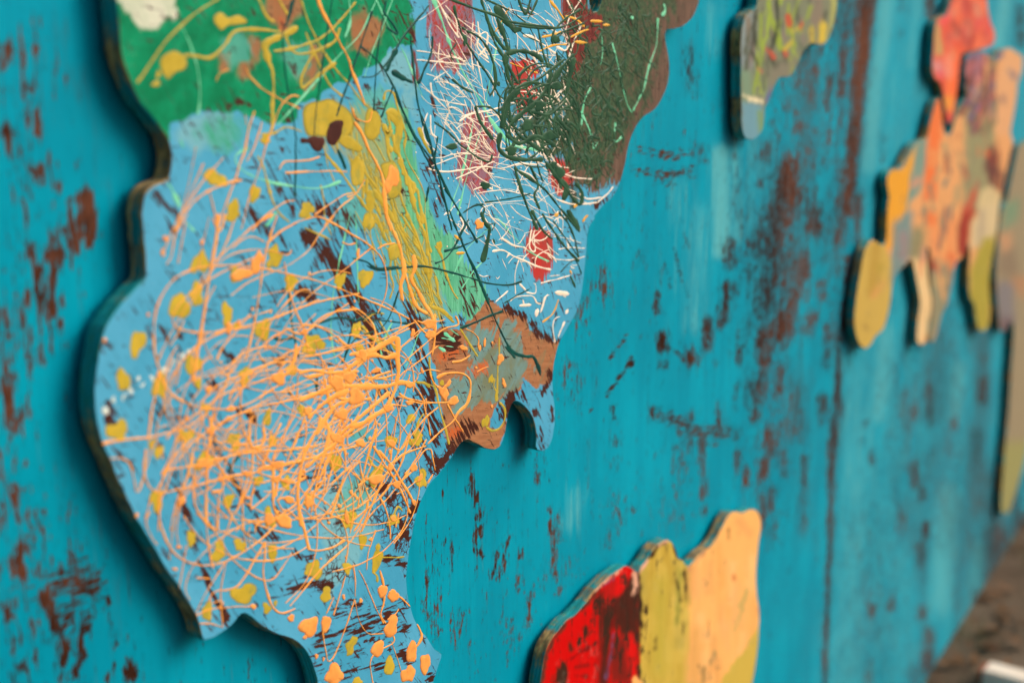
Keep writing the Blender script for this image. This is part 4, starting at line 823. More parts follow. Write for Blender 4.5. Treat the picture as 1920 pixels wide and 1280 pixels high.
    ('R', 5, [(880, 1280), (890, 950), (960, 720)]), ('R', 4, [(820, 1020), (880, 1280)]), ('R', 4, [(980, 1280), (1060, 1050)]), ('R', 6, [(70, 1150), (110, 1000), (140, 900)]), ('R', 5, [(870, 220), (860, 290), (920, 270)]), ('R', 5, [(1080, 1285), (1130, 1240)]), ('R', 4, [(1280, 1190), (1390, 1160)]), ('R', 4, [(1160, 1280), (1160, 1000), (1140, 900)]), ('R', 6, [(350, 1280), (390, 1080), (440, 900), (540, 680), (620, 330)]), ('R', 5, [(600, 900), (820, 780), (950, 580)]),
]
ORANGE_POOLS = [('A', (1650, 1000, 38, 75, .25)), ('D', (745, 1045, 30, 26, 0)), ('D', (690, 1000, 24, 44, -.4)), ('D', (800, 750, 22, 15, .2)), ('D', (890, 750, 9, 18, 0)), ('D', (918, 720, 8, 25, .1)), ('D', (1005, 815, 18, 32, .2)), ('D', (1025, 945, 10, 28, -.3)), ('D', (570, 880, 6, 18, -.3)), ('D', (888, 62, 27, 25, 0)), ('D', (870, 860, 7, 7, 0)), ('D', (960, 720, 5, 9, 0)), ('D', (958, 1075, 7, 11, 0)),
    ('P', (430, 700, 90, 90, 0)), ('P', (640, 850, 105, 85, .4)), ('P', (480, 1050, 80, 62, 0)), ('P', (100, 1010, 50, 48, 0)), ('P', (1000, 980, 65, 45, -.4)), ('P', (690, 390, 60, 45, 0)), ('P', (860, 560, 60, 28, -.3)), ('P', (1240, 720, 55, 40, 0)), ('P', (1460, 40, 90, 50, 0)), ('P', (1470, 160, 50, 60, .3)), ('P', (560, 640, 90, 60, 0)), ('P', (1240, 920, 45, 30, 0)), ('P', (1370, 555, 14, 36, 0)), ('P', (1270, 140, 22, 50, .2)), ('P', (1660, 715, 24, 60, .7)),
    ('Q', (310, 1170, 105, 72, .3)), ('Q', (370, 930, 58, 48, 0)), ('Q', (585, 960, 40, 88, .15)), ('Q', (1765, 570, 34, 38, .4)), ('Q', (1760, 960, 24, 36, 0)), ('Q', (940, 260, 55, 40, -.4)), ('Q', (1170, 300, 60, 45, 0)), ('Q', (1340, 700, 75, 70, 0)), ('Q', (880, 230, 60, 60, 0)), ('Q', (1570, 760, 55, 40, 0)), ('Q', (1500, 570, 36, 44, 0)), ('Q', (230, 700, 56, 44, 0)), ('Q', (240, 540, 90, 40, 0)), ('Q', (1060, 850, 20, 26, 0)), ('Q', (1495, 395, 18, 26, 0)), ('Q', (1230, 690, 14, 26, 0)), ('Q', (930, 1000, 22, 26, 0)), ('Q', (1020, 420, 10, 12, 0)), ('Q', (800, 665, 12, 22, -.3)), ('Q', (885, 795, 9, 11, 0)), ('Q', (1830, 690, 50, 24, -1.0)), ('Q', (1530, 1140, 26, 40, -.3)), ('Q', (1010, 1130, 30, 70, -.1)), ('Q', (120, 420, 14, 24, .4)), ('Q', (770, 965, 16, 18, 0)), ('Q', (1510, 300, 50, 46, 0)), ('Q', (140, 1150, 46, 90, .2)), ('Q', (330, 720, 60, 26, .1)),
    ('E', (1680, 985, 36, 54, .25)), ('E', (1338, 970, 28, 42, .1)), ('E', (1250, 985, 44, 58, .5)), ('E', (1608, 1100, 34, 44, .2)), ('E', (1383, 1232, 40, 50, 0)), ('E', (1157, 940, 15, 22, 0)), ('E', (550, 685, 16, 7, .2)), ('E', (1228, 1040, 12, 10, 0)), ('E', (1288, 1140, 10, 14, .3)), ('E', (1325, 1155, 6, 12, .3)), ('E', (1430, 830, 8, 14, 0)), ('E', (1520, 850, 9, 14, 0)), ('E', (1572, 530, 10, 10, 0)), ('E', (350, 405, 10, 12, 0)), ('E', (1690, 830, 26, 30, .6)), ('E', (1635, 800, 22, 40, .2)), ('E', (700, 140, 45, 20, -.15)), ('E', (585, 330, 20, 26, 0)), ('E', (960, 880, 16, 13, 0)), ('E', (570, 570, 14, 10, 0)),
    ('F', (478, 1118, 32, 50, .2)), ('F', (548, 1178, 30, 50, .15)), ('F', (460, 1232, 35, 46, .1)), ('F', (380, 810, 22, 20, .4)), ('F', (75, 1235, 40, 52, 0)), ('F', (490, 160, 16, 22, .3)),
    ('C', (535, 140, 13, 16, 0)), ('C', (960, 340, 60, 36, -.2)), ('C', (1045, 280, 34, 60, .3)), ('C', (890, 640, 16, 40, .1)), ('C', (945, 610, 12, 16, 0)), ('C', (790, 1210, 26, 26, 0)), ('C', (1170, 920, 34, 44, 0)), ('C', (1310, 660, 22, 20, 0)), ('C', (775, 980, 16, 24, .3)), ('C', (1165, 680, 8, 9, 0)), ('C', (1590, 490, 7, 9, 0)), ('C', (1640, 790, 22, 36, 0)), ('C', (740, 160, 10, 20, .3)), ('C', (900, 1090, 30, 16, 0)), ('C', (520, 220, 12, 20, -.2)), ('C', (440, 565, 9, 11, 0)), ('C', (1610, 220, 10, 26, .2)), ('C', (195, 708, 10, 14, 0)),
    ('R', (810, 180, 44, 22, .1)), ('R', (1210, 640, 50, 36, 0)), ('R', (870, 840, 46, 22, -.2)), ('R', (930, 700, 50, 30, -.2)), ('R', (480, 930, 36, 34, 0)), ('R', (1440, 420, 12, 20, .3)), ('R', (1220, 910, 36, 18, -.2)), ('R', (720, 500, 80, 30, -.15)), ('R', (540, 30, 26, 36, 0)), ('R', (1000, 710, 26, 14, -.4))]

YELLOW = [
    ('A', 5, [(690, -10), (560, 70), (480, 140), (400, 220), (340, 300), (280, 390), (228, 465)]), ('A', 8, [(450, 330), (510, 310), (560, 315), (620, 325), (660, 310), (720, 250), (780, 175), (900, 165), (1040, 180)]), ('A', 5, [(905, -10), (940, 70), (970, 110), (1000, 120)]), ('A', 7, [(1015, -10), (1050, 50), (1075, 85)]), ('A', 14, [(1125, 150), (1060, 190), (980, 225), (945, 250), (950, 290), (965, 350)]), ('A', 8, [(960, 340), (985, 400), (990, 500), (985, 600), (985, 700), (960, 760)]), ('A', 7, [(1060, 200), (1080, 260), (1120, 300), (1200, 295), (1280, 265), (1340, 220), (1360, 155)]), ('A', 7, [(990, 285), (1080, 275), (1180, 245), (1260, 210), (1340, 140), (1450, 10)]), ('A', 5, [(1140, -10), (1180, 110), (1230, 220), (1290, 320), (1350, 400), (1420, 480), (1480, 560), (1520, 600)]),
    ('A', 10, [(1340, 350), (1280, 390), (1220, 440), (1150, 495)]), ('A', 5, [(1150, 495), (1145, 440), (1190, 340), (1230, 280)]), ('A', 4, [(1170, 180), (1250, 370), (1310, 480), (1380, 540)]), ('A', 6, [(920, 750), (990, 745), (1060, 710), (1150, 735)]), ('A', 12, [(1620, 620), (1690, 700), (1690, 780), (1690, 860), (1720, 980)]), ('A', 8, [(1640, 690), (1630, 740), (1600, 690)]), ('A', 5, [(1605, 560), (1620, 510), (1660, 520), (1680, 590), (1700, 650)]), ('A', 4, [(1700, 650), (1730, 760), (1720, 830)]), ('A', 8, [(1800, 710), (1830, 790), (1870, 860)]), ('A', 6, [(900, 870), (930, 920), (960, 1030), (990, 1130), (1030, 1200), (1080, 1240)]), ('A', 7, [(1280, 860), (1350, 940), (1430, 1050), (1500, 1160)]), ('A', 20, [(1460, 870), (1450, 960), (1470, 1020)]), ('A', 18, [(1530, 1060), (1530, 1180), (1530, 1280)]),
    ('T', 5, [(340, 360), (400, 440), (440, 520), (480, 600)]), ('T', 8, [(500, 350), (500, 420), (520, 560), (570, 620)]), ('T', 10, [(560, 300), (580, 420), (640, 560), (690, 700), (730, 800), (750, 900), (780, 1010), (800, 1100), (850, 1220)]), ('T', 3, [(680, 240), (710, 320), (680, 390), (690, 500), (740, 620), (820, 760), (880, 880), (910, 1000), (910, 1240)]), ('T', 9, [(770, 870), (830, 920), (850, 1040), (880, 1180), (890, 1280)]), ('T', 5, [(570, 1000), (600, 1100), (650, 1200)]), ('T', 5, [(650, 1000), (700, 1120), (740, 1240)]), ('T', 9, [(350, 900), (400, 980), (450, 1050), (520, 1150), (580, 1270)]), ('T', 9, [(190, 980), (250, 1080), (290, 1140)]), ('T', 8, [(280, 780), (280, 920), (330, 1000), (380, 1080), (430, 1200)]), ('T', 14, [(490, 60), (560, 60), (630, 150), (630, 280), (600, 420), (620, 520)]), ('T', 7, [(500, 100), (540, 230), (500, 300), (440, 230)]), ('T', 10, [(490, 280), (510, 400), (550, 500)]), ('T', 10, [(730, 800), (790, 860), (780, 960)]), ('T', 12, [(540, 1010), (570, 1130), (600, 1280)]),
    ('D', 6, [(310, 0), (340, 80), (370, 150)]), ('D', 6, [(400, 0), (440, 90), (500, 200), (560, 260), (600, 330), (620, 420), (640, 500), (700, 570), (750, 610)]), ('D', 8, [(480, 0), (520, 80), (560, 180), (590, 260), (600, 340)]), ('D', 8, [(540, 0), (560, 60), (590, 130), (600, 240)]), ('D', 9, [(570, 0), (590, 60), (600, 150), (620, 220)]), ('D', 5, [(640, 180), (680, 240), (700, 330), (740, 430), (770, 480)]), ('D', 7, [(620, 520), (680, 540), (740, 590)]), ('D', 7, [(780, 640), (830, 720), (880, 800)]), ('D', 4, [(1000, 690), (1000, 780), (990, 900), (990, 1040)]), ('D', 6, [(610, 800), (620, 900), (650, 1000), (670, 1100), (700, 1200), (720, 1290)]), ('D', 4, [(470, 960), (540, 940), (620, 960), (650, 990)]), ('D', 5, [(925, 1190), (960, 1212), (1000, 1200), (1030, 1150), (1030, 1090), (1000, 1050)]), ('D', 4, [(980, 920), (970, 960), (990, 1000)]), ('D', 7, [(610, 220), (620, 330), (610, 380)]), ('D', 5, [(400, 240), (390, 330), (410, 400), (390, 480)]), ('D', 4, [(430, 40), (480, 130), (540, 230)]), ('D', 5, [(450, 0), (500, 80), (540, 140)]), ('D', 4, [(520, 540), (500, 480), (500, 430)]),
    ('P', 6, [(700, 60), (760, 120), (800, 190), (940, 250)]), ('P', 5, [(900, 10), (960, 110), (1040, 250), (1090, 340)]), ('P', 6, [(1300, 1280), (1340, 1130), (1400, 1040)]), ('P', 5, [(1320, 700), (1400, 700), (1470, 750)]), ('E', 4, [(1580, 700), (1605, 720), (1608, 755)]), ('E', 8, [(1560, 90), (1575, 130), (1610, 170)]), ('E', 7, [(1400, 390), (1450, 385), (1480, 420)]), ('E', 5, [(1630, 625), (1700, 625), (1750, 620)]), ('E', 8, [(1605, 600), (1615, 550)]), ('E', 4, [(1690, 410), (1715, 360), (1740, 385)]), ('C', 4, [(1310, 80), (1400, 120), (1460, 150)]), ('C', 5, [(1600, 620), (1640, 660), (1720, 720), (1800, 790)]), ('C', 5, [(1640, 600), (1700, 560), (1760, 560)]),
]
YELLOW_POLYS = [('A', [(660, 90), (700, 68), (740, 100), (790, 88), (835, 108), (838, 130), (780, 138), (740, 142), (700, 168), (662, 130)]), ('A', [(360, 330), (430, 285), (500, 320), (500, 380), (440, 410), (400, 445), (368, 400)]), ('A', [(1160, 600), (1260, 560), (1330, 560), (1430, 640), (1430, 740), (1340, 800), (1310, 770), (1240, 760), (1170, 740)]), ('A', [(1340, 760), (1420, 760), (1490, 830), (1450, 845), (1380, 820)]), ('A', [(1530, 600), (1590, 660), (1580, 750), (1540, 785), (1500, 750), (1505, 650)]), ('T', [(510, 600), (570, 590), (640, 730), (660, 900), (600, 1000), (520, 990), (480, 800), (430, 640)]), ('T', [(110, 600), (200, 560), (250, 640), (240, 820), (180, 860), (110, 840)]), ('T', [(0, 350), (100, 370), (210, 430), (200, 500), (120, 480), (30, 430)]), ('D', [(380, 190), (440, 170), (440, 240), (390, 265)]), ('T', [(440, 200), (500, 280), (560, 250), (540, 330), (490, 340)]), ('T', [(690, 720), (740, 760), (770, 830), (720, 870), (690, 820)])]
YELLOW_BLOBS = [('A', [(335, 468, 25, 20), (347, 415, 12, 28), (665, 995, 70, 48), (885, 1080, 34, 50), (765, 1170, 38, 60), (1175, 1170, 38, 50), (945, 775, 32, 30)]),
    ('C', [(730, 275, 45, 75), (1145, 245, 48, 60), (930, 345, 40, 45), (1235, 385, 35, 55), (615, 520, 58, 82), (710, 450, 42, 70), (880, 560, 36, 60), (1080, 650, 48, 60), (380, 725, 46, 78), (300, 930, 46, 60), (268, 1212, 62, 62), (505, 960, 44, 80), (690, 845, 46, 65), (980, 905, 36, 55), (1360, 730, 56, 65), (1510, 375, 34, 48), (1650, 360, 40, 60), (1670, 45, 34, 60), (910, 5, 38, 40), (1625, 780, 32, 60), (1240, 870, 36, 33), (1490, 960, 36, 40), (650, 1240, 42, 46), (1105, 1140, 26, 50), (765, 1085, 30, 28), (1600, 650, 28, 52), (1320, 0, 34, 28), (935, 625, 18, 28), (1310, 1100, 40, 35), (720, 950, 24, 30)]),
    ('E', [(705, 120, 46, 55), (465, 75, 27, 37), (430, 35, 20, 30), (455, 325, 40, 55), (635, 525, 31, 38), (780, 595, 39, 55), (890, 560, 29, 42), (830, 330, 32, 37), (1045, 420, 32, 55), (1130, 235, 29, 38), (985, 225, 24, 33), (910, 815, 62, 60), (720, 905, 34, 45), (1030, 890, 24, 32), (1075, 862, 12, 17), (1060, 600, 27, 50), (1390, 130, 30, 55), (1275, 690, 52, 48), (1340, 820, 33, 40), (1605, 640, 30, 60), (1245, 330, 21, 40), (1600, 200, 36, 62), (1690, 430, 26, 38), (1460, 430, 33, 58), (1470, 1085, 26, 55), (1670, 1190, 30, 52), (1530, 540, 24, 40), (1450, 680, 24, 35), (860, 18, 40, 46), (1060, 20, 24, 36)]),
    ('F', [(530, 215, 30, 52), (130, 20, 26, 0), (500, 20, 34, 30), (370, 20, 30, 40), (195, 1268, 30, 20)]), ('D', [(505, 1145, 24, 33), (545, 1245, 31, 38), (955, 925, 14, 28), (985, 1020, 12, 30), (665, 185, 20, 32), (925, 1160, 20, 38), (680, 945, 14, 18)])]
CREAM = [('B', 6, [(230, -10), (270, 60), (300, 130), (340, 190), (360, 215)]), ('B', 3, [(280, 30), (340, 110), (350, 210)]), ('B', 4, [(120, 285), (240, 300), (350, 330), (400, 345)]), ('B', 4, [(120, 335), (240, 345), (400, 362)]), ('B', 3, [(250, 240), (245, 340), (300, 420), (340, 460)]), ('B', 3, [(380, 330), (300, 320), (240, 345), (200, 400)]), ('B', 4, [(190, 880), (260, 880), (330, 860), (450, 850)]), ('B', 5, [(185, 940), (280, 960), (400, 945), (500, 930), (600, 940), (700, 915), (800, 920)]), ('B', 5, [(360, 680), (420, 640), (520, 620), (590, 600)]), ('B', 4, [(380, 860), (470, 860), (560, 880)]), ('B', 6, [(715, 200), (770, 210), (830, 250), (900, 300)]), ('B', 5, [(480, 190), (515, 185), (510, 260), (470, 310)]), ('B', 5, [(480, 190), (460, 260), (520, 330)]), ('B', 9, [(900, 260), (950, 285), (975, 250)]), ('B', 4, [(960, 0), (1000, 80), (1040, 160)]), ('B', 4, [(1040, 0), (980, 90), (950, 180)]), ('B', 4, [(970, 330), (1010, 210), (1050, 130)]), ('B', 5, [(200, 640), (205, 740), (240, 770)]), ('B', 4, [(200, 460), (220, 540), (300, 570), (400, 590)]), ('B', 4, [(300, 600), (350, 605), (400, 650), (480, 700)]), ('B', 3, [(340, 720), (400, 690), (470, 740), (560, 860)]), ('B', 4, [(340, 1000), (450, 950), (560, 900)]), ('B', 5, [(440, 1060), (500, 1040), (550, 1060)]), ('B', 4, [(460, 1080), (600, 1060), (700, 1080)]), ('B', 6, [(900, 1110), (1000, 1140), (1130, 1130)]), ('B', 5, [(1130, 1130), (1180, 1090), (1220, 1040)]), ('B', 4, [(1030, 1080), (1080, 1110), (1160, 1100)]),
    ('D', 6, [(960, 212), (1020, 205), (1080, 240), (1150, 270), (1220, 300), (1290, 315)]), ('D', 4, [(1010, 135), (1080, 180), (1150, 190)]), ('D', 3, [(1110, 260), (1090, 330), (1090, 450)]), ('D', 4, [(1060, 492), (1090, 467), (1180, 460), (1210, 500), (1235, 505)]), ('D', 6, [(1110, 515), (1180, 510)]), ('D', 4, [(1130, 480), (1140, 520)]), ('D', 8, [(1205, 578), (1215, 530)]), ('D', 7, [(1230, 555), (1260, 465), (1280, 455)]), ('D', 9, [(1310, 440), (1390, 450)]), ('D', 7, [(1345, 440), (1370, 470)]), ('D', 8, [(1370, 560), (1385, 535)]), ('D', 4, [(1310, 722), (1300, 640), (1310, 590), (1340, 575)]), ('D', 5, [(1328, 692), (1365, 600)]), ('D', 4, [(980, 495), (1050, 430)]), ('D', 4, [(1150, 440), (1200, 445), (1200, 395), (1188, 390)]), ('D', 4, [(885, 340), (910, 355), (940, 345)]), ('D', 3, [(980, 350), (990, 365), (1005, 350)]), ('D', 5, [(1180, 90), (1170, 190), (1200, 210), (1190, 110)]), ('D', 4, [(1270, 180), (1290, 225)]), ('D', 4, [(1300, 130), (1380, 140), (1460, 165)]), ('D', 4, [(1330, 200), (1400, 190), (1480, 195)]), ('D', 5, [(1400, 345), (1330, 365), (1230, 390)]), ('D', 4, [(1280, 350), (1340, 345)]), ('D', 4, [(1310, 255), (1400, 260), (1480, 240)]), ('D', 4, [(1140, 215), (1170, 160), (1260, 70)]), ('D', 3, [(1200, 310), (1210, 240), (1280, 200)]), ('D', 5, [(1040, 250), (1060, 220)]), ('D', 5, [(1110, 390), (1150, 430)]), ('D', 4, [(780, 100), (800, 60), (780, 20)]), ('D', 4, [(720, 30), (770, 70), (830, 120)])]
DKGREEN = [('B', 10, [(300, -10), (420, 40), (540, 80), (640, 120), (760, 140), (860, 150)]), ('B', 9, [(480, -10), (520, 120), (560, 240), (600, 310), (650, 400), (690, 470)]), ('B', 7, [(330, 30), (350, 110), (390, 220), (480, 360), (540, 450), (580, 530), (610, 550)]), ('B', 8, [(400, 170), (470, 210), (530, 290), (560, 400), (560, 480), (530, 540)]), ('B', 7, [(370, 150), (400, 170)]), ('B', 7, [(690, -10), (730, 80), (760, -10)]), ('B', 6, [(800, -10), (770, 60), (740, 110)]), ('B', 15, [(560, 30), (600, 90), (660, 155), (700, 175)]), ('B', 8, [(500, -10), (580, 30), (640, 60)]), ('B', 9, [(1040, 50), (960, 100), (890, 170), (880, 240)]), ('B', 7, [(1060, 130), (960, 170), (900, 200), (880, 250)]), ('B', 8, [(660, 140), (810, 155), (940, 150), (1050, 90)]), ('B', 12, [(620, 300), (700, 285), (790, 310), (830, 350)]), ('B', 12, [(610, 300), (640, 450), (690, 500), (800, 440), (860, 400), (950, 330)]), ('B', 11, [(600, 720), (610, 600), (660, 510), (760, 460), (860, 470), (900, 400)]), ('B', 14, [(590, 740), (580, 820), (620, 870), (690, 890), (830, 890)]), ('B', 8, [(450, 590), (480, 680), (550, 780)]), ('B', 8, [(450, 595), (530, 600), (600, 660)]), ('B', 5, [(220, 680), (300, 740), (360, 800), (420, 850), (480, 890), (530, 900), (545, 860)]), ('B', 8, [(670, 930), (690, 1010), (720, 1100), (760, 1200), (800, 1285)]), ('B', 8, [(670, 940), (760, 1000), (840, 1060), (920, 1160), (1030, 1285)]), ('B', 8, [(760, 930), (800, 1030), (780, 1090), (810, 1170)]), ('B', 11, [(840, 900), (900, 980), (960, 1060), (1030, 1140), (1045, 1080), (1010, 1020)]), ('B', 9, [(320, 440), (380, 490), (440, 520)]), ('B', 5, [(330, 340), (310, 300), (345, 240)]), ('B', 12, [(650, 480), (640, 620), (680, 740), (760, 800), (830, 850)]), ('B', 8, [(620, 280), (560, 200), (500, 60)]), ('B', 10, [(640, 300), (610, 200), (570, 100)]), ('B', 13, [(700, 500), (640, 560), (610, 700)]), ('B', 12, [(860, 470), (800, 560), (700, 640), (640, 700)]), ('B', 12, [(870, 400), (860, 520), (900, 640), (980, 740)]), ('B', 10, [(760, 620), (860, 640), (960, 560)]), ('B', 14, [(1000, 300), (930, 380), (880, 460)]), ('B', 12, [(1000, 320), (980, 420), (960, 520)]), ('B', 12, [(620, 750), (700, 800), (800, 760), (900, 820)]), ('B', 13, [(880, 900), (900, 980), (960, 1040), (940, 1120)]), ('B', 7, [(800, 160), (830, 300), (860, 380)]), ('B', 6, [(900, 290), (920, 350), (940, 340)]),
    ('D', 9, [(1180, -20), (1240, 90), (1300, 145)]), ('D', 9, [(1240, 0), (1310, 110), (1380, 200), (1445, 270)]), ('D', 6, [(1370, 20), (1420, 140), (1445, 250)]), ('D', 13, [(1380, -20), (1430, 60), (1450, 105)]), ('D', 13, [(950, 80), (930, 180), (905, 275)]), ('D', 8, [(900, -10), (920, 50), (950, 85)]), ('D', 4, [(940, 65), (975, 55), (960, 100)]), ('D', 7, [(1395, 345), (1425, 415)]), ('D', 5, [(965, 140), (975, 170)]), ('D', 5, [(1300, 40), (1400, 180), (1440, 240)]), ('D', 6, [(1330, -10), (1390, 60)])]
DK_POOLS = [('B', (392, 225, 16, 40, 0)), ('B', (320, 818, 40, 24, .2)), ('B', (680, 165, 34, 26, 0)), ('B', (900, 220, 26, 34, 0)), ('B', (505, 1035, 38, 26, .2)), ('B', (580, 468, 12, 16, 0)), ('B', (810, 590, 60, 40, 0)), ('B', (740, 700, 70, 60, 0)), ('B', (860, 760, 70, 60, 0)), ('B', (620, 330, 24, 50, 0)), ('B', (920, 960, 50, 70, -.3)), ('B', (650, 840, 40, 40, 0)), ('B', (900, 480, 60, 50, 0)), ('B', (1440, 1110 - 1000, 1, 1, 0))]
TEAL = [('A', 3, [(1755, 200), (1785, 480), (1800, 600), (1840, 700), (1905, 950)]), ('B', 4, [(90, 250), (130, 580), (200, 830), (250, 1000), (320, 1285)]), ('D', 5, [(720, -20), (800, 180), (880, 350), (960, 550), (1020, 680), (1090, 810)]), ('B', 5, [(0, 510), (60, 650), (140, 800), (230, 930), (300, 1080), (400, 1250)]), ('B', 5, [(212, 200), (205, 290), (170, 380), (130, 470)]), ('A', 3, [(1110, -10), (1080, 100), (1040, 200), (1070, 500), (1110, 720), (1115, 880), (1110, 1100)]), ('A', 6, [(1100, -10), (1060, 150)]), ('A', 3, [(1320, -10), (1280, 250), (1230, 600), (1215, 760)]), ('A', 5, [(1540, 60), (1480, 250), (1400, 480), (1340, 650)]), ('A', 8, [(1350, 830), (1395, 945)]), ('A', 4, [(1480, 260), (1580, 350), (1670, 500), (1720, 640), (1800, 800), (1880, 950)]), ('A', 8, [(1680, 270), (1650, 330), (1620, 400)]), ('A', 9, [(1650, 395), (1700, 430), (1770, 462)]), ('A', 3, [(1620, 0), (1570, 300), (1550, 620)]), ('A', 4, [(1660, 480), (1590, 660)]), ('A', 4, [(1480, 430), (1560, 420), (1640, 330), (1720, 200), (1860, 30)]), ('A', 5, [(1620, 150), (1680, 190), (1660, 140), (1600, 60)]), ('D', 6, [(180, 250), (260, 270), (320, 310), (440, 300)]), ('D', 4, [(260, 290), (330, 315), (540, 295), (660, 310), (820, 355), (940, 390), (1050, 400), (1130, 378)]), ('D', 4, [(0, 610), (100, 580), (200, 600)]), ('D', 6, [(200, 600), (280, 560), (340, 555)]), ('D', 4, [(230, 590), (380, 600), (520, 620)]), ('D', 4, [(780, 640), (860, 610), (950, 570), (1020, 545)]), ('D', 7, [(1040, 740), (1100, 785), (1160, 800), (1190, 800), (1220, 860), (1230, 905)]), ('D', 5, [(1030, 740), (1090, 808)]), ('D', 4, [(690, 210), (800, 180), (920, 120)]), ('D', 3, [(440, 430), (360, 620), (200, 700), (130, 820)]), ('D', 3, [(1025, 500), (1170, 420)]), ('D', 3, [(1340, 330), (1420, 260), (1460, 340)]), ('D', 4, [(640, 280), (720, 230), (830, 30)]), ('D', 4, [(780, 0), (830, 80), (880, 165)]), ('B', 4, [(240, 760), (225, 880), (230, 960)]), ('B', 5, [(190, 1040), (175, 1130)]), ('B', 3, [(500, 1130), (640, 1110), (760, 1080)]), ('B', 4, [(455, 1135), (500, 1160), (490, 1210)]), ('B', 4, [(380, 1190), (440, 1150), (500, 1140)]), ('C', 5, [(1140, 690), (1180, 705), (1260, 690)]), ('C', 4, [(1225, 440), (1240, 600), (1280, 800)]), ('C', 3, [(1380, 620), (1480, 590), (1560, 585)]), ('C', 3, [(1530, 830), (1570, 660), (1600, 560)]), ('C', 5, [(1370, 930), (1385, 1000)]), ('E', 6, [(735, 430), (738, 490)]), ('E', 5, [(840, 180), (850, 140), (900, 80)]), ('P', 3, [(480, 480), (540, 330), (590, 130)]), ('P', 4, [(195, 45), (300, 0)]), ('P', 4, [(205, 600), (205, 760)])]
MINT = [('A', 5, [(480, 150), (530, 260), (570, 400), (580, 540), (570, 640)]), ('A', 5, [(1390, 210), (1420, 110), (1410, -10)]), ('A', 4, [(1660, -10), (1610, 120), (1540, 300), (1500, 430)]), ('A', 4, [(1570, -10), (1480, 180), (1350, 320), (1190, 500), (1010, 700)]), ('A', 3, [(1560, -10), (1640, 160), (1720, 300), (1830, 560)]), ('A', 6, [(850, 825), (790, 860), (780, 900), (830, 960), (950, 1010), (1100, 1040), (1250, 1050), (1370, 1010)]), ('A', 8, [(400, 1020), (440, 1090), (470, 1160)]), ('A', 8, [(950, 1265), (1010, 1180)]), ('A', 7, [(470, 780), (490, 830)]), ('B', 6, [(210, -20), (260, 110), (310, 250), (380, 400), (440, 500), (520, 640), (590, 740), (660, 810), (820, 840)]), ('D', 3, [(170, 0), (110, 260), (70, 480), (60, 650)]), ('D', 3, [(200, 0), (205, 200), (215, 500)]), ('D', 3, [(740, 350), (820, 200), (960, 70)]), ('D', 3, [(970, 0), (1100, 150), (1180, 220), (1280, 270)]), ('D', 3, [(790, 420), (860, 320), (930, 250)]), ('B', 3, [(440, 680), (380, 950), (300, 1200)]), ('B', 3, [(500, 660), (400, 1000), (350, 1200)]), ('B', 4, [(1155, 180), (1160, 300), (1148, 365)]), ('B', 4, [(1470, 100), (1460, 250), (1420, 370), (1390, 500)]), ('B', 4, [(1215, 240), (1250, 380), (1290, 560), (1325, 630)]), ('B', 5, [(1330, 620), (1370, 540), (1390, 500)]), ('B', 3, [(1040, 620), (1100, 760), (1110, 830), (1135, 790)]), ('B', 3, [(1230, 680), (1230, 790), (1270, 760)]), ('B', 7, [(1500, 20), (1510, 60), (1490, 90)]), ('B', 5, [(1320, 90), (1330, 110)]), ('B', 3, [(1100, 480), (1060, 560), (1040, 700)]), ('B', 3, [(600, 120), (540, 400), (500, 620)]), ('P', 4, [(360, 80), (370, 200), (380, 330), (420, 480)]), ('P', 4, [(1060, 10), (1000, 110), (950, 240)]), ('P', 4, [(1340, 150), (1250, 400), (1190, 530)]), ('P', 4, [(820, 10), (870, 150), (930, 400)]), ('C', 6, [(655, 50), (700, 105)]), ('C', 7, [(1090, 70), (1150, 20)]), ('P', 5, [(1590, 200), (1700, 220), (1750, 240)]), ('P', 5, [(1620, 140), (1740, 230)]), ('P', 5, [(1560, 300), (1640, 350)]), ('P', 4, [(1640, 290), (1730, 300)]), ('P', 4, [(1690, 100), (1790, 170)])]
AMBER = [('B', 4, [(800, 290), (880, 255), (960, 250)]), ('B', 4, [(980, 210), (1040, 180), (1085, 165)]), ('B', 7, [(1000, 235), (1075, 240)]), ('B', 6, [(1090, 120), (1160, 120)]), ('B', 4, [(950, 90), (1010, 110), (1060, 150)]), ('B', 4, [(860, -5), (920, 70), (950, 120)]), ('B', 3, [(560, 180), (600, 110), (640, 40)]), ('B', 5, [(1160, 140), (1200, 140)]), ('B', 4, [(820, 210), (900, 190), (930, 175)]), ('B', 3, [(640, 350), (720, 380), (800, 410)]), ('D', 5, [(1310, 20), (1330, 0)]), ('D', 5, [(1465, 50), (1490, 10)]), ('D', 5, [(750, 120), (780, 150)]), ('D', 4, [(1240, 608), (1300, 560), (1330, 480)]), ('D', 5, [(760, 225), (810, 220)]), ('D', 4, [(1395, 315), (1405, 345)]), ('B', 4, [(1000, 1160), (1030, 1130)]), ('B', 4, [(1050, 1230), (1080, 1200)])]
UMBER = [('A', [(1330, 670), (1380, 670), (1385, 700), (1350, 790), (1310, 810), (1288, 780), (1290, 710)]), ('A', [(1185, 770), (1260, 765), (1278, 800), (1250, 845), (1210, 830)]), ('A', [(1145, 770), (1185, 775), (1190, 800), (1145, 798)])]
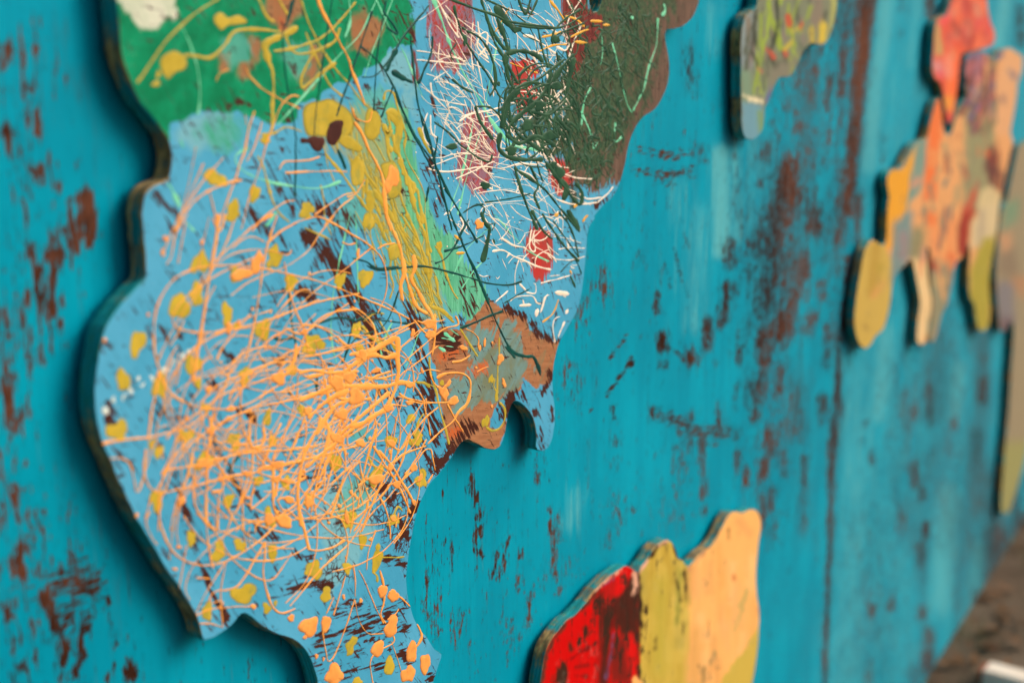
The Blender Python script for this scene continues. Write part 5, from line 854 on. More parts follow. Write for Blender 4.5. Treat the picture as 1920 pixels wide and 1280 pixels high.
# white brushed caption running up the cutout's left side, letters worn to dabs
CAPTION = [[(190, 1040), (170, 1090), (165, 1130), (190, 1150)], [(300, 870), (275, 900), (270, 950), (310, 975)], [(330, 1040), (345, 1060)], [(430, 960), (425, 890), (455, 850), (490, 845), (480, 900)], [(505, 800), (545, 765), (580, 790), (560, 850)], [(650, 580), (690, 570), (670, 640)], [(700, 700), (740, 710), (780, 640)], [(850, 560), (880, 560), (920, 620), (880, 640)], [(1000, 560), (1000, 500), (1040, 520)], [(1090, 520), (1080, 440), (1120, 420), (1140, 480)], [(1170, 470), (1180, 420)], [(1240, 400), (1215, 340), (1260, 300), (1300, 320)], [(1320, 360), (1340, 300)], [(1410, 300), (1380, 220), (1430, 180)], [(1480, 200), (1470, 150), (1510, 130)], [(1590, 180), (1580, 120), (1620, 110)], [(1670, 110), (1650, 60), (1690, 50)]]
# ------------------------------------------------------------------ the large splattered cutout
def at_front(p):
    x, z = onwall(p, FRONT)
    return (x, -GAP, z)


def main_cutout():
    root = thing('painted_cutout', 'largest plywood cutout, light blue with a green corner and tangled orange paint strands', 'wall cutout', at_front((640, 640)), 'painted plywood cutouts on the wall')
    ob, V, P = board('board', MAIN_OUT, root, [M_MAIN, M_EDGE], 0.0042, MAIN_HOLE)
    for k, polys in MAIN_FIELDS.items(): fattr(ob, k, sdf(P, polys))
    fattr(ob, 'wear', strokes_field(P, MAIN_WEAR))
    fattr(ob, 'level', strokes_field(P, MAIN_LEVEL))
    fattr(ob, 'crack', strokes_field(P, MAIN_CRACK))
    spacer_blocks(root, [(420, 300), (600, 900), (950, 300)])
    r = random.Random(5)

    def strands(name, rows, mat, lift, **kw):
        for i, (v, w, pts) in enumerate(rows):
            Paint(lift=lift).strand(px(v, pts), w, seed=i * 7 + len(name), **kw).build(name, mat, root)

    def pools(name, rows, mat, lift):
        for i, (v, (x, y, rx, ry, rot)) in enumerate(rows):
            k = VIEW[v][2]; c = px(v, [(x, y)])[0]
            if rx > 2: Paint(lift=lift).blob(c[0], c[1], rx / k, ry / k, rot, i, 0.2).build(name, mat, root)

    # mustard blobs first, everything dripped over them
    i = 0
    for v, rows in YELLOW_BLOBS:
        for x, y, rx, ry in rows:
            i += 1
            if ry < 5: continue
            k = VIEW[v][2]; c = px(v, [(x, y)])[0]
            Paint(lift=0.0).blob(c[0], c[1], rx / k * 0.96, ry / k * 0.94, r.uniform(-.1, .35), i, 0.24, 0.0007).build('mustard_blob', M_OLIVE, root)
    for j, (v, pts) in enumerate(YELLOW_POLYS): Paint(lift=0.00007).poly(px(v, pts), j).build('mustard_pool', M_YELLOW, root)
    strands('mustard_strand', [(v, w * 0.85, q) for v, w, q in YELLOW], M_YELLOW, 0.00014)
    sc = Paint(lift=0.0001)
    for q in range(110):
        u = r.random(); x, y = 640 + 165 * u + r.gauss(0, 24), 215 + 370 * u + r.gauss(0, 20)
        L = r.uniform(25, 110); a = R(r.gauss(68, 9)); x1, y1 = x + math.cos(a) * L, y + math.sin(a) * L
        if y1 > 620 or x > 835: continue
        sc.strand([(x, y), (x + (x1 - x) * .33 + r.gauss(0, 3), y + (y1 - y) * .33), (x + (x1 - x) * .66 + r.gauss(0, 3), y + (y1 - y) * .66), (x1, y1)], r.choice([1.4, 1.8, 2.2, 3.0, 4.0]), q, 0.5, 1.1)
    sc.build('mustard_scribble', M_YELLOW, root, 'stuff')
    for j, (v, pts) in enumerate(UMBER): Paint(lift=0.00042).poly(px(v, pts), j, 0.0003, 1.2).build('umber_chip', M_UMBER, root)
    strands('mint_strand', [(v, w * .75, q) for v, w, q in MINT], M_MINT, 0.00014, h=0.0004, bead=0.7)
    strands('cream_strand', [(v, w * 0.66, q) for v, w, q in CREAM], M_CREAM, 0.00028)
    fine = Paint(lift=0.00021)
    for q in range(230):
        u = r.random()
        if u < .62: x, y = r.uniform(250, 960), r.uniform(10, 1000)
        elif u < .85: x, y = r.uniform(450, 1050), r.uniform(800, 1250)
        else: x, y = r.uniform(150, 500), r.uniform(150, 900)
        if x + y * 0.15 > 1120: continue
        a = R(r.choice([r.gauss(52, 14), r.gauss(52, 14), r.gauss(28, 14), r.uniform(-60, 100)]))
        L = r.uniform(60, 330)
        p0 = (x - math.cos(a) * L / 2, y - math.sin(a) * L / 2); p1 = (x + math.cos(a) * L / 2, y + math.sin(a) * L / 2)
        if p0[0] < 130 or p1[0] > 1120 or p0[1] < -40: continue
        fine.strand(px('B', arc(p0, p1, r.gauss(0, .10))), r.choice([1.0, 1.2, 1.4, 1.8, 2.3]), q, 0.3, 1.1, 0.0004)
    for q in range(70):
        x, y = r.uniform(690, 1480), r.uniform(0, 300)
        if x < 1000 and y > 170: continue
        a = R(r.choice([r.gauss(50, 20), r.gauss(-20, 25)])); L = r.uniform(20, 130)
        p1 = (x + math.cos(a) * L, y + math.sin(a) * L)
        if p1[0] > 1470 - p1[1] * 0.05: continue
        fine.strand(px('D', arc((x, y), p1, r.gauss(0, .2))), r.choice([1.3, 1.7, 2.2, 2.8]), q, 0.3, 1.3, 0.0004)
    for q in range(60):
        x, y = r.gauss(520, 260), r.gauss(300, 130)
        fine.blob(*px('X', [(900 + (x - 520) * .3, 210 + y * .45)])[0], r.uniform(.8, 1.6), r.uniform(.8, 1.8), 0, q)
    fine.build('fine_cream_strands', M_CREAM, root, 'stuff')
    # dark green: followed strands, then the knot and the matted right side
    strands('dark_green_strand', [(v, w * 0.72, q) for v, w, q in DKGREEN], M_DKGREEN, 0.00049)
    pools('dark_green_pool', [(v, (x, y, a * .8 if a < 45 else a * .55, b * .8 if b < 45 else b * .55, q)) for v, (x, y, a, b, q) in DK_POOLS], M_DKGREEN, 0.00042)
    knot = Paint(lift=0.00042)
    for q in range(46):
        cx, cy = r.gauss(800, 85), r.gauss(650, 130)
        a0 = r.uniform(0, 6.28); span = r.uniform(1.2, 3.4); rad = r.uniform(45, 190)
        pts = [(cx + rad * math.cos(a0 + span * t / 5), cy + rad * 1.1 * math.sin(a0 + span * t / 5)) for t in range(6)]
        if min(p[0] for p in pts) < 560 or max(p[1] for p in pts) > 960 or min(p[1] for p in pts) < 300: continue
        knot.strand(px('B', pts), r.uniform(2, 5.2), q, 0.5, 1.2, 0.0009)
    for q in range(40):
        x, y = r.uniform(560, 1010), r.uniform(20, 900)
        a = R(r.gauss(64, 12)); L = r.uniform(80, 300)
        p1 = (x + math.cos(a) * L, y + math.sin(a) * L)
        if p1[0] > 1080 or p1[1] > 1120: continue
        knot.strand(px('B', arc((x, y), p1, r.gauss(0, .08))), r.choice([1.6, 2.0, 2.6, 3.6]), q, 0.45, 1.1, 0.0007)
    knot.build('dark_green_knot', M_DKGREEN, root, 'stuff')
    shape, hole = np.array(smooth(MAIN_OUT, 8, True)), np.array(smooth(MAIN_HOLE, 8, True))

    def on_wood(pts):
        q = np.array(pts)
        return inside(q, shape).all() and inside(q + (4, 0), shape).all() and not inside(q, hole).any()

    mat_ = Paint(lift=0.00028)
    for q in range(300):
        x, y = r.uniform(930, 1470), r.uniform(-30, 1000)
        lim = 1480 if y < 200 else 1480 - (y - 200) * 0.27
        if x > lim - r.random() * 90: continue
        if q > 170 and x > 1180: continue
        pts = [(x, y)]
        for s in range(5): pts.append((pts[-1][0] + r.gauss(2, 22), pts[-1][1] + r.gauss(26, 16)))
        if max(p[1] for p in pts) > 1060: continue
        if not on_wood(px('B', pts)): continue
        mat_.strand(px('B', pts), r.choice([1.2, 1.6, 2.0, 2.6, 3.6]), q, 0.6, 1.1, 0.0009)
    mat_.build('dark_green_mat', M_DKGREEN, root, 'stuff')
    strands('dark_teal_strand', TEAL, M_TEAL, 0.00049, h=0.0004)
    strands('amber_strand', AMBER, M_AMBER, 0.00042)
    # orange on top
    strands('orange_strand', [(v, w * (0.54 if w < 10 else 0.72), q) for v, w, q in ORANGE], M_ORANGE, 0.00063)
    pools('orange_pool', ORANGE_POOLS, M_ORANGE_POOL, 0.00063)
    t = Paint(lift=0.00056)

    def splash(pts, *a):
        if on_wood(pts): t.strand(pts, *a)

    for q in range(7):
        p0 = (r.uniform(400, 640), r.uniform(690, 850)); L = r.uniform(60, 200); a = R(r.gauss(-24, 12))
        p1 = (p0[0] + math.cos(a) * L, p0[1] + math.sin(a) * L)
        if p1[0] > 800: continue
        splash(arc(p0, p1, r.gauss(0, .07)), r.choice([1.4, 1.8, 2.4, 3.2, 4.4]), q, 0.4, 1.2)
    for q in range(30):
        p0 = (r.gauss(700, 75), r.gauss(750, 60)); L = r.uniform(60, 230); a = R(r.gauss(118, 9))
        p1 = (p0[0] + math.cos(a) * L, p0[1] + math.sin(a) * L)
        if p1[0] < 470 or p0[0] > 800 or p1[1] > 1060: continue
        splash(arc(p0, p1, r.gauss(0, .06)), r.choice([1.4, 1.7, 2.2, 3.0, 4.0]), q, 0.45, 1.2)
    for q in range(22):
        p0 = (r.gauss(660, 55), r.gauss(720, 32)); L = r.uniform(30, 90); a = r.uniform(0, 6.28)
        p1 = (p0[0] + math.cos(a) * L, p0[1] + math.sin(a) * L * .8)
        splash(arc(p0, p1, r.gauss(0, .2)), r.uniform(2, 6), q, 0.6, 1.2)
    for q in range(26):
        p0 = (r.uniform(320, 560), r.uniform(600, 900)); L = r.uniform(60, 200); a = R(r.choice([r.gauss(112, 10), r.gauss(-28, 14)]))
        p1 = (p0[0] + math.cos(a) * L, p0[1] + math.sin(a) * L)
        if p1[1] > 1050: continue
        splash(arc(p0, p1, r.gauss(0, .12)), r.choice([1.4, 1.9, 2.4, 3.2]), q, 0.35, 1.3)
    for q in range(80):
        cx, cy = r.uniform(450, 690), r.gauss(790, 120); ra, rb = r.uniform(80, 260), r.uniform(50, 190); a0 = r.uniform(0, 6.28); sp = r.uniform(0.8, 3.6); ro = r.uniform(-.6, .2)
        pts = []
        for i in range(9):
            a = a0 + sp * i / 8; x, y = ra * math.cos(a), rb * math.sin(a)
            pts.append((cx + x * math.cos(ro) - y * math.sin(ro), cy + x * math.sin(ro) + y * math.cos(ro)))
        if not on_wood(pts) or min(p[0] for p in pts) < 285 or max(p[1] for p in pts) > 1140 or min(p[1] for p in pts) < 440 or max(p[0] - p[1] * .1 for p in pts) > 730: continue
        t.strand(pts, r.choice([1.4, 1.7, 2.1, 2.6, 3.2]), q, 0.3, 1.2)
    for q in range(90):
        x, y = r.gauss(640, 110), r.gauss(800, 130)
        if 300 < x < 760 and 420 < y < 1230 and x < 790 - max(0, y - 900) * .1: t.blob(x, y, r.uniform(1, 3), r.uniform(1.2, 4), r.uniform(-.4, .4), q)
    t.build('orange_tangle', M_ORANGE, root, 'stuff')
    # caption
    for j, pts in enumerate(CAPTION):
        Paint(lift=0.00021).strand(px('U', pts), 5.6, j, 0.4, 1.3, 0.0003).build('caption_letter', M_WHITE, root)
    c = px('U', [(150, 1110)])[0]
    Paint(lift=0.00021).blob(c[0], c[1], 6.5, 8.5, 0, 3).build('caption_letter', M_WHITE, root)
    return root


# ------------------------------------------------------------------ the smaller cutouts, paint laid out in patches
def lay_paint(P, base, patches, seed=1, ragged=3.0, aniso=(0.12, 0.03)):
    c = np.tile(np.array(base, float), (len(P), 1))
    n = vnoise(P * np.array(aniso), 1.0, seed) * ragged + vnoise(P * 0.12, 1.0, seed + 5) * ragged * 0.6
    for poly, col, soft in patches:
        if isinstance(poly, tuple):                # a stroke: (points, half width)
            d = np.full(len(P), 1e9)
            pts = np.asarray(poly[0], float)
            for i in range(1, len(pts)): d = np.minimum(d, segdist(P, pts[i - 1], pts[i]))
            s = poly[1] - d
        else: s = sdf(P, [poly])
        k = np.clip((s + n) / (2 * soft) + 0.5, 0, 1)[:, None]
        c = c * (1 - k) + np.array(col) * k
    return c


def small_cutout(label, out, base, patches, mat, grid, centre, spacers, wear=(), ragged=3.0, seed=1, aniso=(0.12, 0.03)):
    root = thing('painted_cutout', label, 'wall cutout', at_front(centre), 'painted plywood cutouts on the wall')
    ob, V, P = board('board', out, root, [mat, M_EDGE], grid)
    cattr(ob, 'paint', lay_paint(P, base, patches, seed, ragged, aniso))
    fattr(ob, 'wear', strokes_field(P, wear) if len(wear) else np.zeros(len(P)))
    spacer_blocks(root, spacers, 0.04)
    return root


def red_cutout():
    out = px('G', [(180, 1280), (195, 1180), (215, 1080), (260, 990), (340, 890), (400, 845), (470, 770), (530, 690), (600, 620), (680, 560), (720, 541), (750, 552), (775, 575), (795, 582), (815, 545), (860, 490), (890, 440), (930, 400), (975, 375), (1010, 395), (1035, 440), (1050, 490), (1080, 510), (1108, 546), (1150, 510), (1200, 455), (1250, 420), (1290, 370), (1330, 290), (1370, 220), (1400, 200), (1450, 208), (1500, 185), (1540, 190), (1565, 230), (1572, 290), (1560, 370), (1545, 500), (1540, 640), (1550, 760), (1560, 830), (1558, 950), (1550, 1060), (1530, 1200), (1515, 1280), (1470, 1450), (1300, 1600), (900, 1680), (500, 1640), (250, 1500), (185, 1380)])
    red, dk, ol, cr, pk = lin(206, 0, 0), lin(62, 34, 22), lin(204, 174, 74), lin(250, 182, 104), lin(226, 170, 140)
    g = lambda pts: px('G', pts)
    k = VIEW['G'][2]
    st = lambda pts, w: (g(pts), w / k)
    pat = [(g([(805, 300), (1400, 300), (1400, 1700), (805, 1700)]), ol, 1.2),
           (g([(1112, 100), (1700, 100), (1700, 1700), (1140, 1700), (1110, 900), (1108, 700)]), cr, 1.5),
           (g([(1560, 920), (1500, 1020), (1410, 1140), (1330, 1250), (1300, 1700), (1700, 1700)]), ol, 2),
           (st([(1160, 960), (1150, 1280)], 40), lin(226, 166, 92), 10), (st([(1430, 800), (1480, 700), (1410, 950)], 12), lin(206, 170, 98), 3),
           (st([(1440, 260), (1500, 330)], 26), lin(236, 168, 98), 5), (st([(940, 650), (930, 1200)], 40), lin(186, 166, 62), 14), (st([(1060, 560), (1050, 900)], 16), lin(160, 152, 62), 3),
           (g([(705, 660), (800, 600), (800, 950), (730, 1010), (690, 960), (700, 800)]), dk, 5), (g([(540, 760), (640, 640), (700, 640), (720, 900), (640, 960), (600, 1300), (540, 1300), (560, 1000)]), lin(112, 20, 14), 8), (g([(660, 660), (800, 590), (805, 1000), (700, 1010), (650, 880)]), lin(74, 30, 20), 7), (st([(570, 720), (590, 900), (580, 1280)], 24), lin(84, 28, 18), 6), (g([(600, 1000), (690, 980), (760, 1100), (790, 1280), (620, 1280)]), lin(130, 26, 18), 7), (st([(740, 990), (770, 1280)], 28), lin(214, 14, 12), 5), (st([(650, 560), (700, 610), (660, 700)], 30), lin(214, 10, 10), 4), (st([(620, 640), (600, 760)], 26), lin(184, 18, 14), 6),
           (g([(260, 1280), (275, 1210), (310, 1140), (345, 1150), (350, 1230), (335, 1310)]), dk, 2.5), (st([(370, 1040), (375, 1070)], 14), dk, 3), (st([(460, 940), (470, 960)], 18), dk, 4), (st([(350, 1140), (440, 1080), (540, 1020)], 6), lin(120, 12, 12), 2), (st([(400, 1180), (520, 1160)], 5), lin(140, 16, 12), 2), (st([(400, 1230), (500, 1240)], 5), lin(140, 16, 12), 2), (st([(640, 960), (600, 1250)], 6), lin(110, 70, 100), 2), (st([(530, 690), (640, 620)], 5), lin(140, 70, 110), 2),
           (st([(180, 1300), (215, 1100), (270, 1000), (350, 895), (480, 770), (540, 695)], 9), lin(96, 44, 32), 2), (st([(530, 690), (600, 625), (690, 562)], 7), pk, 1.6), (st([(770, 590), (790, 650), (775, 710)], 16), pk, 2), (st([(800, 590), (850, 510)], 9), pk, 1.6), (st([(800, 570), (806, 760), (803, 1280)], 7), dk, 1.6), (st([(925, 415), (970, 382)], 11), pk, 2), (st([(870, 480), (930, 415), (960, 400)], 6), dk, 1.4), (st([(1012, 398), (1040, 450), (1052, 495)], 8), dk, 1.6), (st([(1085, 580), (1105, 660), (1090, 760)], 9), dk, 2.4), (st([(1040, 620), (1075, 800), (1080, 960)], 6), dk, 2), (st([(820, 900), (830, 925)], 16), dk, 3), (st([(915, 980), (912, 1060)], 8), dk, 2.5), (st([(1120, 560), (1200, 470), (1290, 380)], 6), lin(200, 140, 96), 2), (st([(1365, 310), (1368, 365)], 9), lin(120, 84, 44), 4), (st([(1405, 600), (1405, 618)], 9), lin(214, 126, 66), 3), (st([(1550, 800), (1556, 840)], 10), lin(206, 132, 84), 3), (st([(1210, 1190), (1205, 1280)], 12), lin(150, 120, 70), 4), (st([(1280, 1090), (1250, 1150)], 8), lin(170, 140, 84), 4), (st([(780, 1265), (800, 1290)], 20), cr, 2)]
    r = random.Random(4)
    marks = []
    for q in range(70):
        x, y = r.uniform(815, 1540), r.uniform(380, 1300); L = r.uniform(60, 260); dx = r.gauss(0, 14)
        tone = (r.choice([lin(190, 158, 58), lin(214, 186, 88), lin(182, 160, 70)]) if x < 1105 else r.choice([lin(238, 170, 92), lin(255, 194, 122), lin(230, 166, 96), lin(244, 178, 108)]))
        marks.append((st([(x, y), (x + dx, y + L)], r.uniform(6, 22)), tone, 7))
    pat = pat[:3] + [q for q in marks] + [pat[2]] + pat[3:]
    wear = [(g(p), w / k, s) for p, w, s in [([(850, 560), (1000, 430)], 30, .35), ([(1040, 520), (1100, 640)], 40, .5), ([(820, 760), (830, 1100)], 30, .5), ([(560, 760), (700, 1200)], 110, .6), ([(700, 900), (760, 1250)], 60, .5), ([(300, 1000), (500, 820)], 80, .42), ([(400, 1000), (480, 930)], 60, .5), ([(650, 620), (780, 700)], 60, .45), ([(760, 760), (720, 960)], 80, .5)]]
    return small_cutout('low plywood cutout with a chipped red lobe, an olive lobe and a tall cream lobe', out, red, pat, small_board_material('red_olive_cream_paint', 0.5), 0.0035, (1250, 1150), [(1180, 1220), (1330, 1180)], wear, 3.0, 11)


def grey_green_cutout():
    k = VIEW['K'][2]
    g = lambda pts: px('K', pts)
    st = lambda pts, w: (g(pts), w / k)
    out = g([(580, 0), (572, 42), (545, 72), (510, 100), (490, 150), (480, 220), (478, 320), (480, 420), (478, 520), (482, 620), (482, 720), (490, 790), (510, 830), (540, 838), (580, 815), (605, 780), (615, 720), (622, 640), (640, 615), (660, 560), (690, 490), (715, 462), (775, 455), (810, 400), (850, 310), (880, 275), (905, 255), (930, 262), (970, 268), (1000, 235), (1030, 150), (1050, 60), (1055, 0), (1060, -60), (1000, -130), (860, -170), (700, -150), (600, -80)])
    base = lin(122, 128, 104)
    r = random.Random(3)
    pat = [(g([(470, 80), (560, 60), (560, 420), (470, 430)]), lin(128, 142, 142), 8), (st([(510, 450), (520, 600)], 34), lin(120, 146, 120), 8), (g([(480, 610), (610, 630), (600, 860), (480, 860)]), lin(108, 152, 166), 5), (st([(640, 600), (650, 540)], 20), lin(110, 112, 136), 8), (st([(590, 680), (600, 780)], 14), lin(120, 150, 96), 5)]
    for q in range(60):
        x, y = r.uniform(520, 1000), r.uniform(-80, 460)
        L = r.uniform(60, 200); dx = r.gauss(0, 26)
        pat.append((st([(x, y), (x + dx * .6, y + L * .5), (x + dx, y + L)], r.uniform(5, 14)), r.choice([lin(142, 160, 62), lin(150, 170, 70), lin(64, 72, 58), lin(86, 92, 76), lin(130, 120, 104), lin(132, 120, 112), lin(100, 110, 90)]), 2.5))
    pat += [(st([(640, 20), (690, 200), (720, 290)], 14), lin(146, 166, 64), 2.5), (st([(600, 90), (600, 350), (550, 560)], 12), lin(142, 162, 62), 3), (st([(570, 60), (540, 300), (580, 390)], 9), lin(66, 70, 58), 2.5), (st([(690, 0), (700, 150), (660, 290)], 9), lin(60, 66, 54), 2.5), (st([(820, 0), (780, 120), (830, 200), (900, 40)], 9), lin(140, 158, 70), 3), (st([(760, 100), (770, 150)], 14), lin(186, 82, 60), 3), (st([(830, 170), (850, 140)], 12), lin(186, 88, 66), 3), (st([(640, 300), (670, 345)], 10), lin(196, 80, 60), 3), (st([(740, 310), (750, 325)], 10), lin(186, 90, 70), 3), (st([(590, 415), (605, 430)], 12), lin(176, 110, 96), 3), (st([(745, 290), (790, 240)], 10), lin(196, 178, 70), 3), (st([(790, 190), (820, 170)], 10), lin(190, 176, 70), 3),
            (g([(950, 110), (1000, 150), (985, 250), (940, 262), (945, 180)]), lin(206, 180, 66), 3), (st([(900, 180), (905, 250)], 14), lin(180, 160, 74), 4), (st([(1040, 0), (1030, 130), (1000, 230)], 14), lin(168, 168, 96), 4), (st([(950, 20), (940, 120)], 22), lin(134, 120, 104), 6), (st([(500, 578), (550, 595), (605, 612)], 15), lin(226, 212, 172), 1.5), (g([(840, 330), (760, 460), (660, 520), (640, 420), (740, 380)]), lin(128, 124, 106), 10), (st([(636, 570), (640, 600)], 12), lin(80, 88, 150), 4)]
    return small_cutout('grey green plywood cutout with scratchy lime strokes and a rounded lower tip', out, base, pat, small_board_material('grey_green_scratch_paint', 0.3, lin(70, 66, 52)), 0.0045, (1460, 60), [(1430, 40), (1520, 20)], (), 2.5, 21)


def red_peak_cutout():
    g = lambda pts: px('V', pts)
    k = VIEW['V'][2]; st = lambda pts, w: (g(pts), w / k)
    out = g([(452, -40), (430, 0), (405, 80), (380, 150), (315, 182), (290, 210), (272, 260), (262, 400), (255, 520), (247, 620), (255, 700), (280, 760), (320, 790), (345, 870), (360, 970), (375, 1080), (388, 1160), (405, 1192), (430, 1150), (450, 1090), (470, 960), (490, 800), (510, 620), (528, 525), (560, 502), (620, 490), (700, 472), (790, 450), (832, 420), (848, 350), (830, 280), (802, 220), (790, 150), (775, 80), (770, -10), (750, -90), (640, -150), (520, -130)])
    pat = [(st([(300, 250), (310, 500)], 34), lin(190, 150, 96), 4), (st([(290, 640), (330, 690)], 44), lin(206, 152, 148), 8), (st([(330, 700), (340, 720)], 34), lin(222, 70, 88), 5), (st([(440, 520), (430, 900), (410, 1060)], 44), lin(240, 130, 70), 8), (st([(470, 560), (440, 900)], 22), lin(240, 104, 58), 6), (st([(400, 950), (410, 1080)], 26), lin(226, 150, 60), 6), (st([(405, 1090), (405, 1180)], 26), lin(206, 62, 70), 6), (st([(400, 560), (400, 720)], 30), lin(232, 140, 116), 8), (st([(380, 150), (340, 230)], 26), lin(232, 84, 92), 6), (st([(470, 60), (430, 150)], 36), lin(234, 92, 82), 8), (st([(560, 260), (600, 420)], 44), lin(170, 74, 62), 12), (st([(590, 200), (560, 230)], 30), lin(170, 104, 90), 8), (st([(720, 40), (710, 200)], 34), lin(222, 124, 92), 10), (st([(680, 180), (700, 330)], 30), lin(214, 96, 66), 10), (st([(800, 380), (780, 420)], 36), lin(190, 84, 84), 10), (st([(560, 20), (580, 90)], 40), lin(184, 96, 90), 10), (st([(620, 380), (590, 450)], 30), lin(160, 62, 56), 10)]
    r = random.Random(6)
    for q in range(60):
        x, y = r.uniform(400, 830), r.uniform(-100, 470); L = r.uniform(30, 130)
        pat.append((st([(x, y), (x + r.gauss(0, 30), y + L)], r.uniform(10, 26)), r.choice([lin(224, 92, 62), lin(190, 70, 60), lin(176, 96, 86), lin(232, 116, 80), lin(160, 70, 62), lin(214, 84, 84), lin(214, 130, 104)]), 5))
    return small_cutout('orange red plywood cutout with a long narrow tooth hanging down, above the patchwork cutout', out, lin(220, 88, 66), pat, small_board_material('orange_red_paint', 0.5), 0.007, (1800, 60), [(1805, 40), (1830, 60)], (), 3.0, 31)


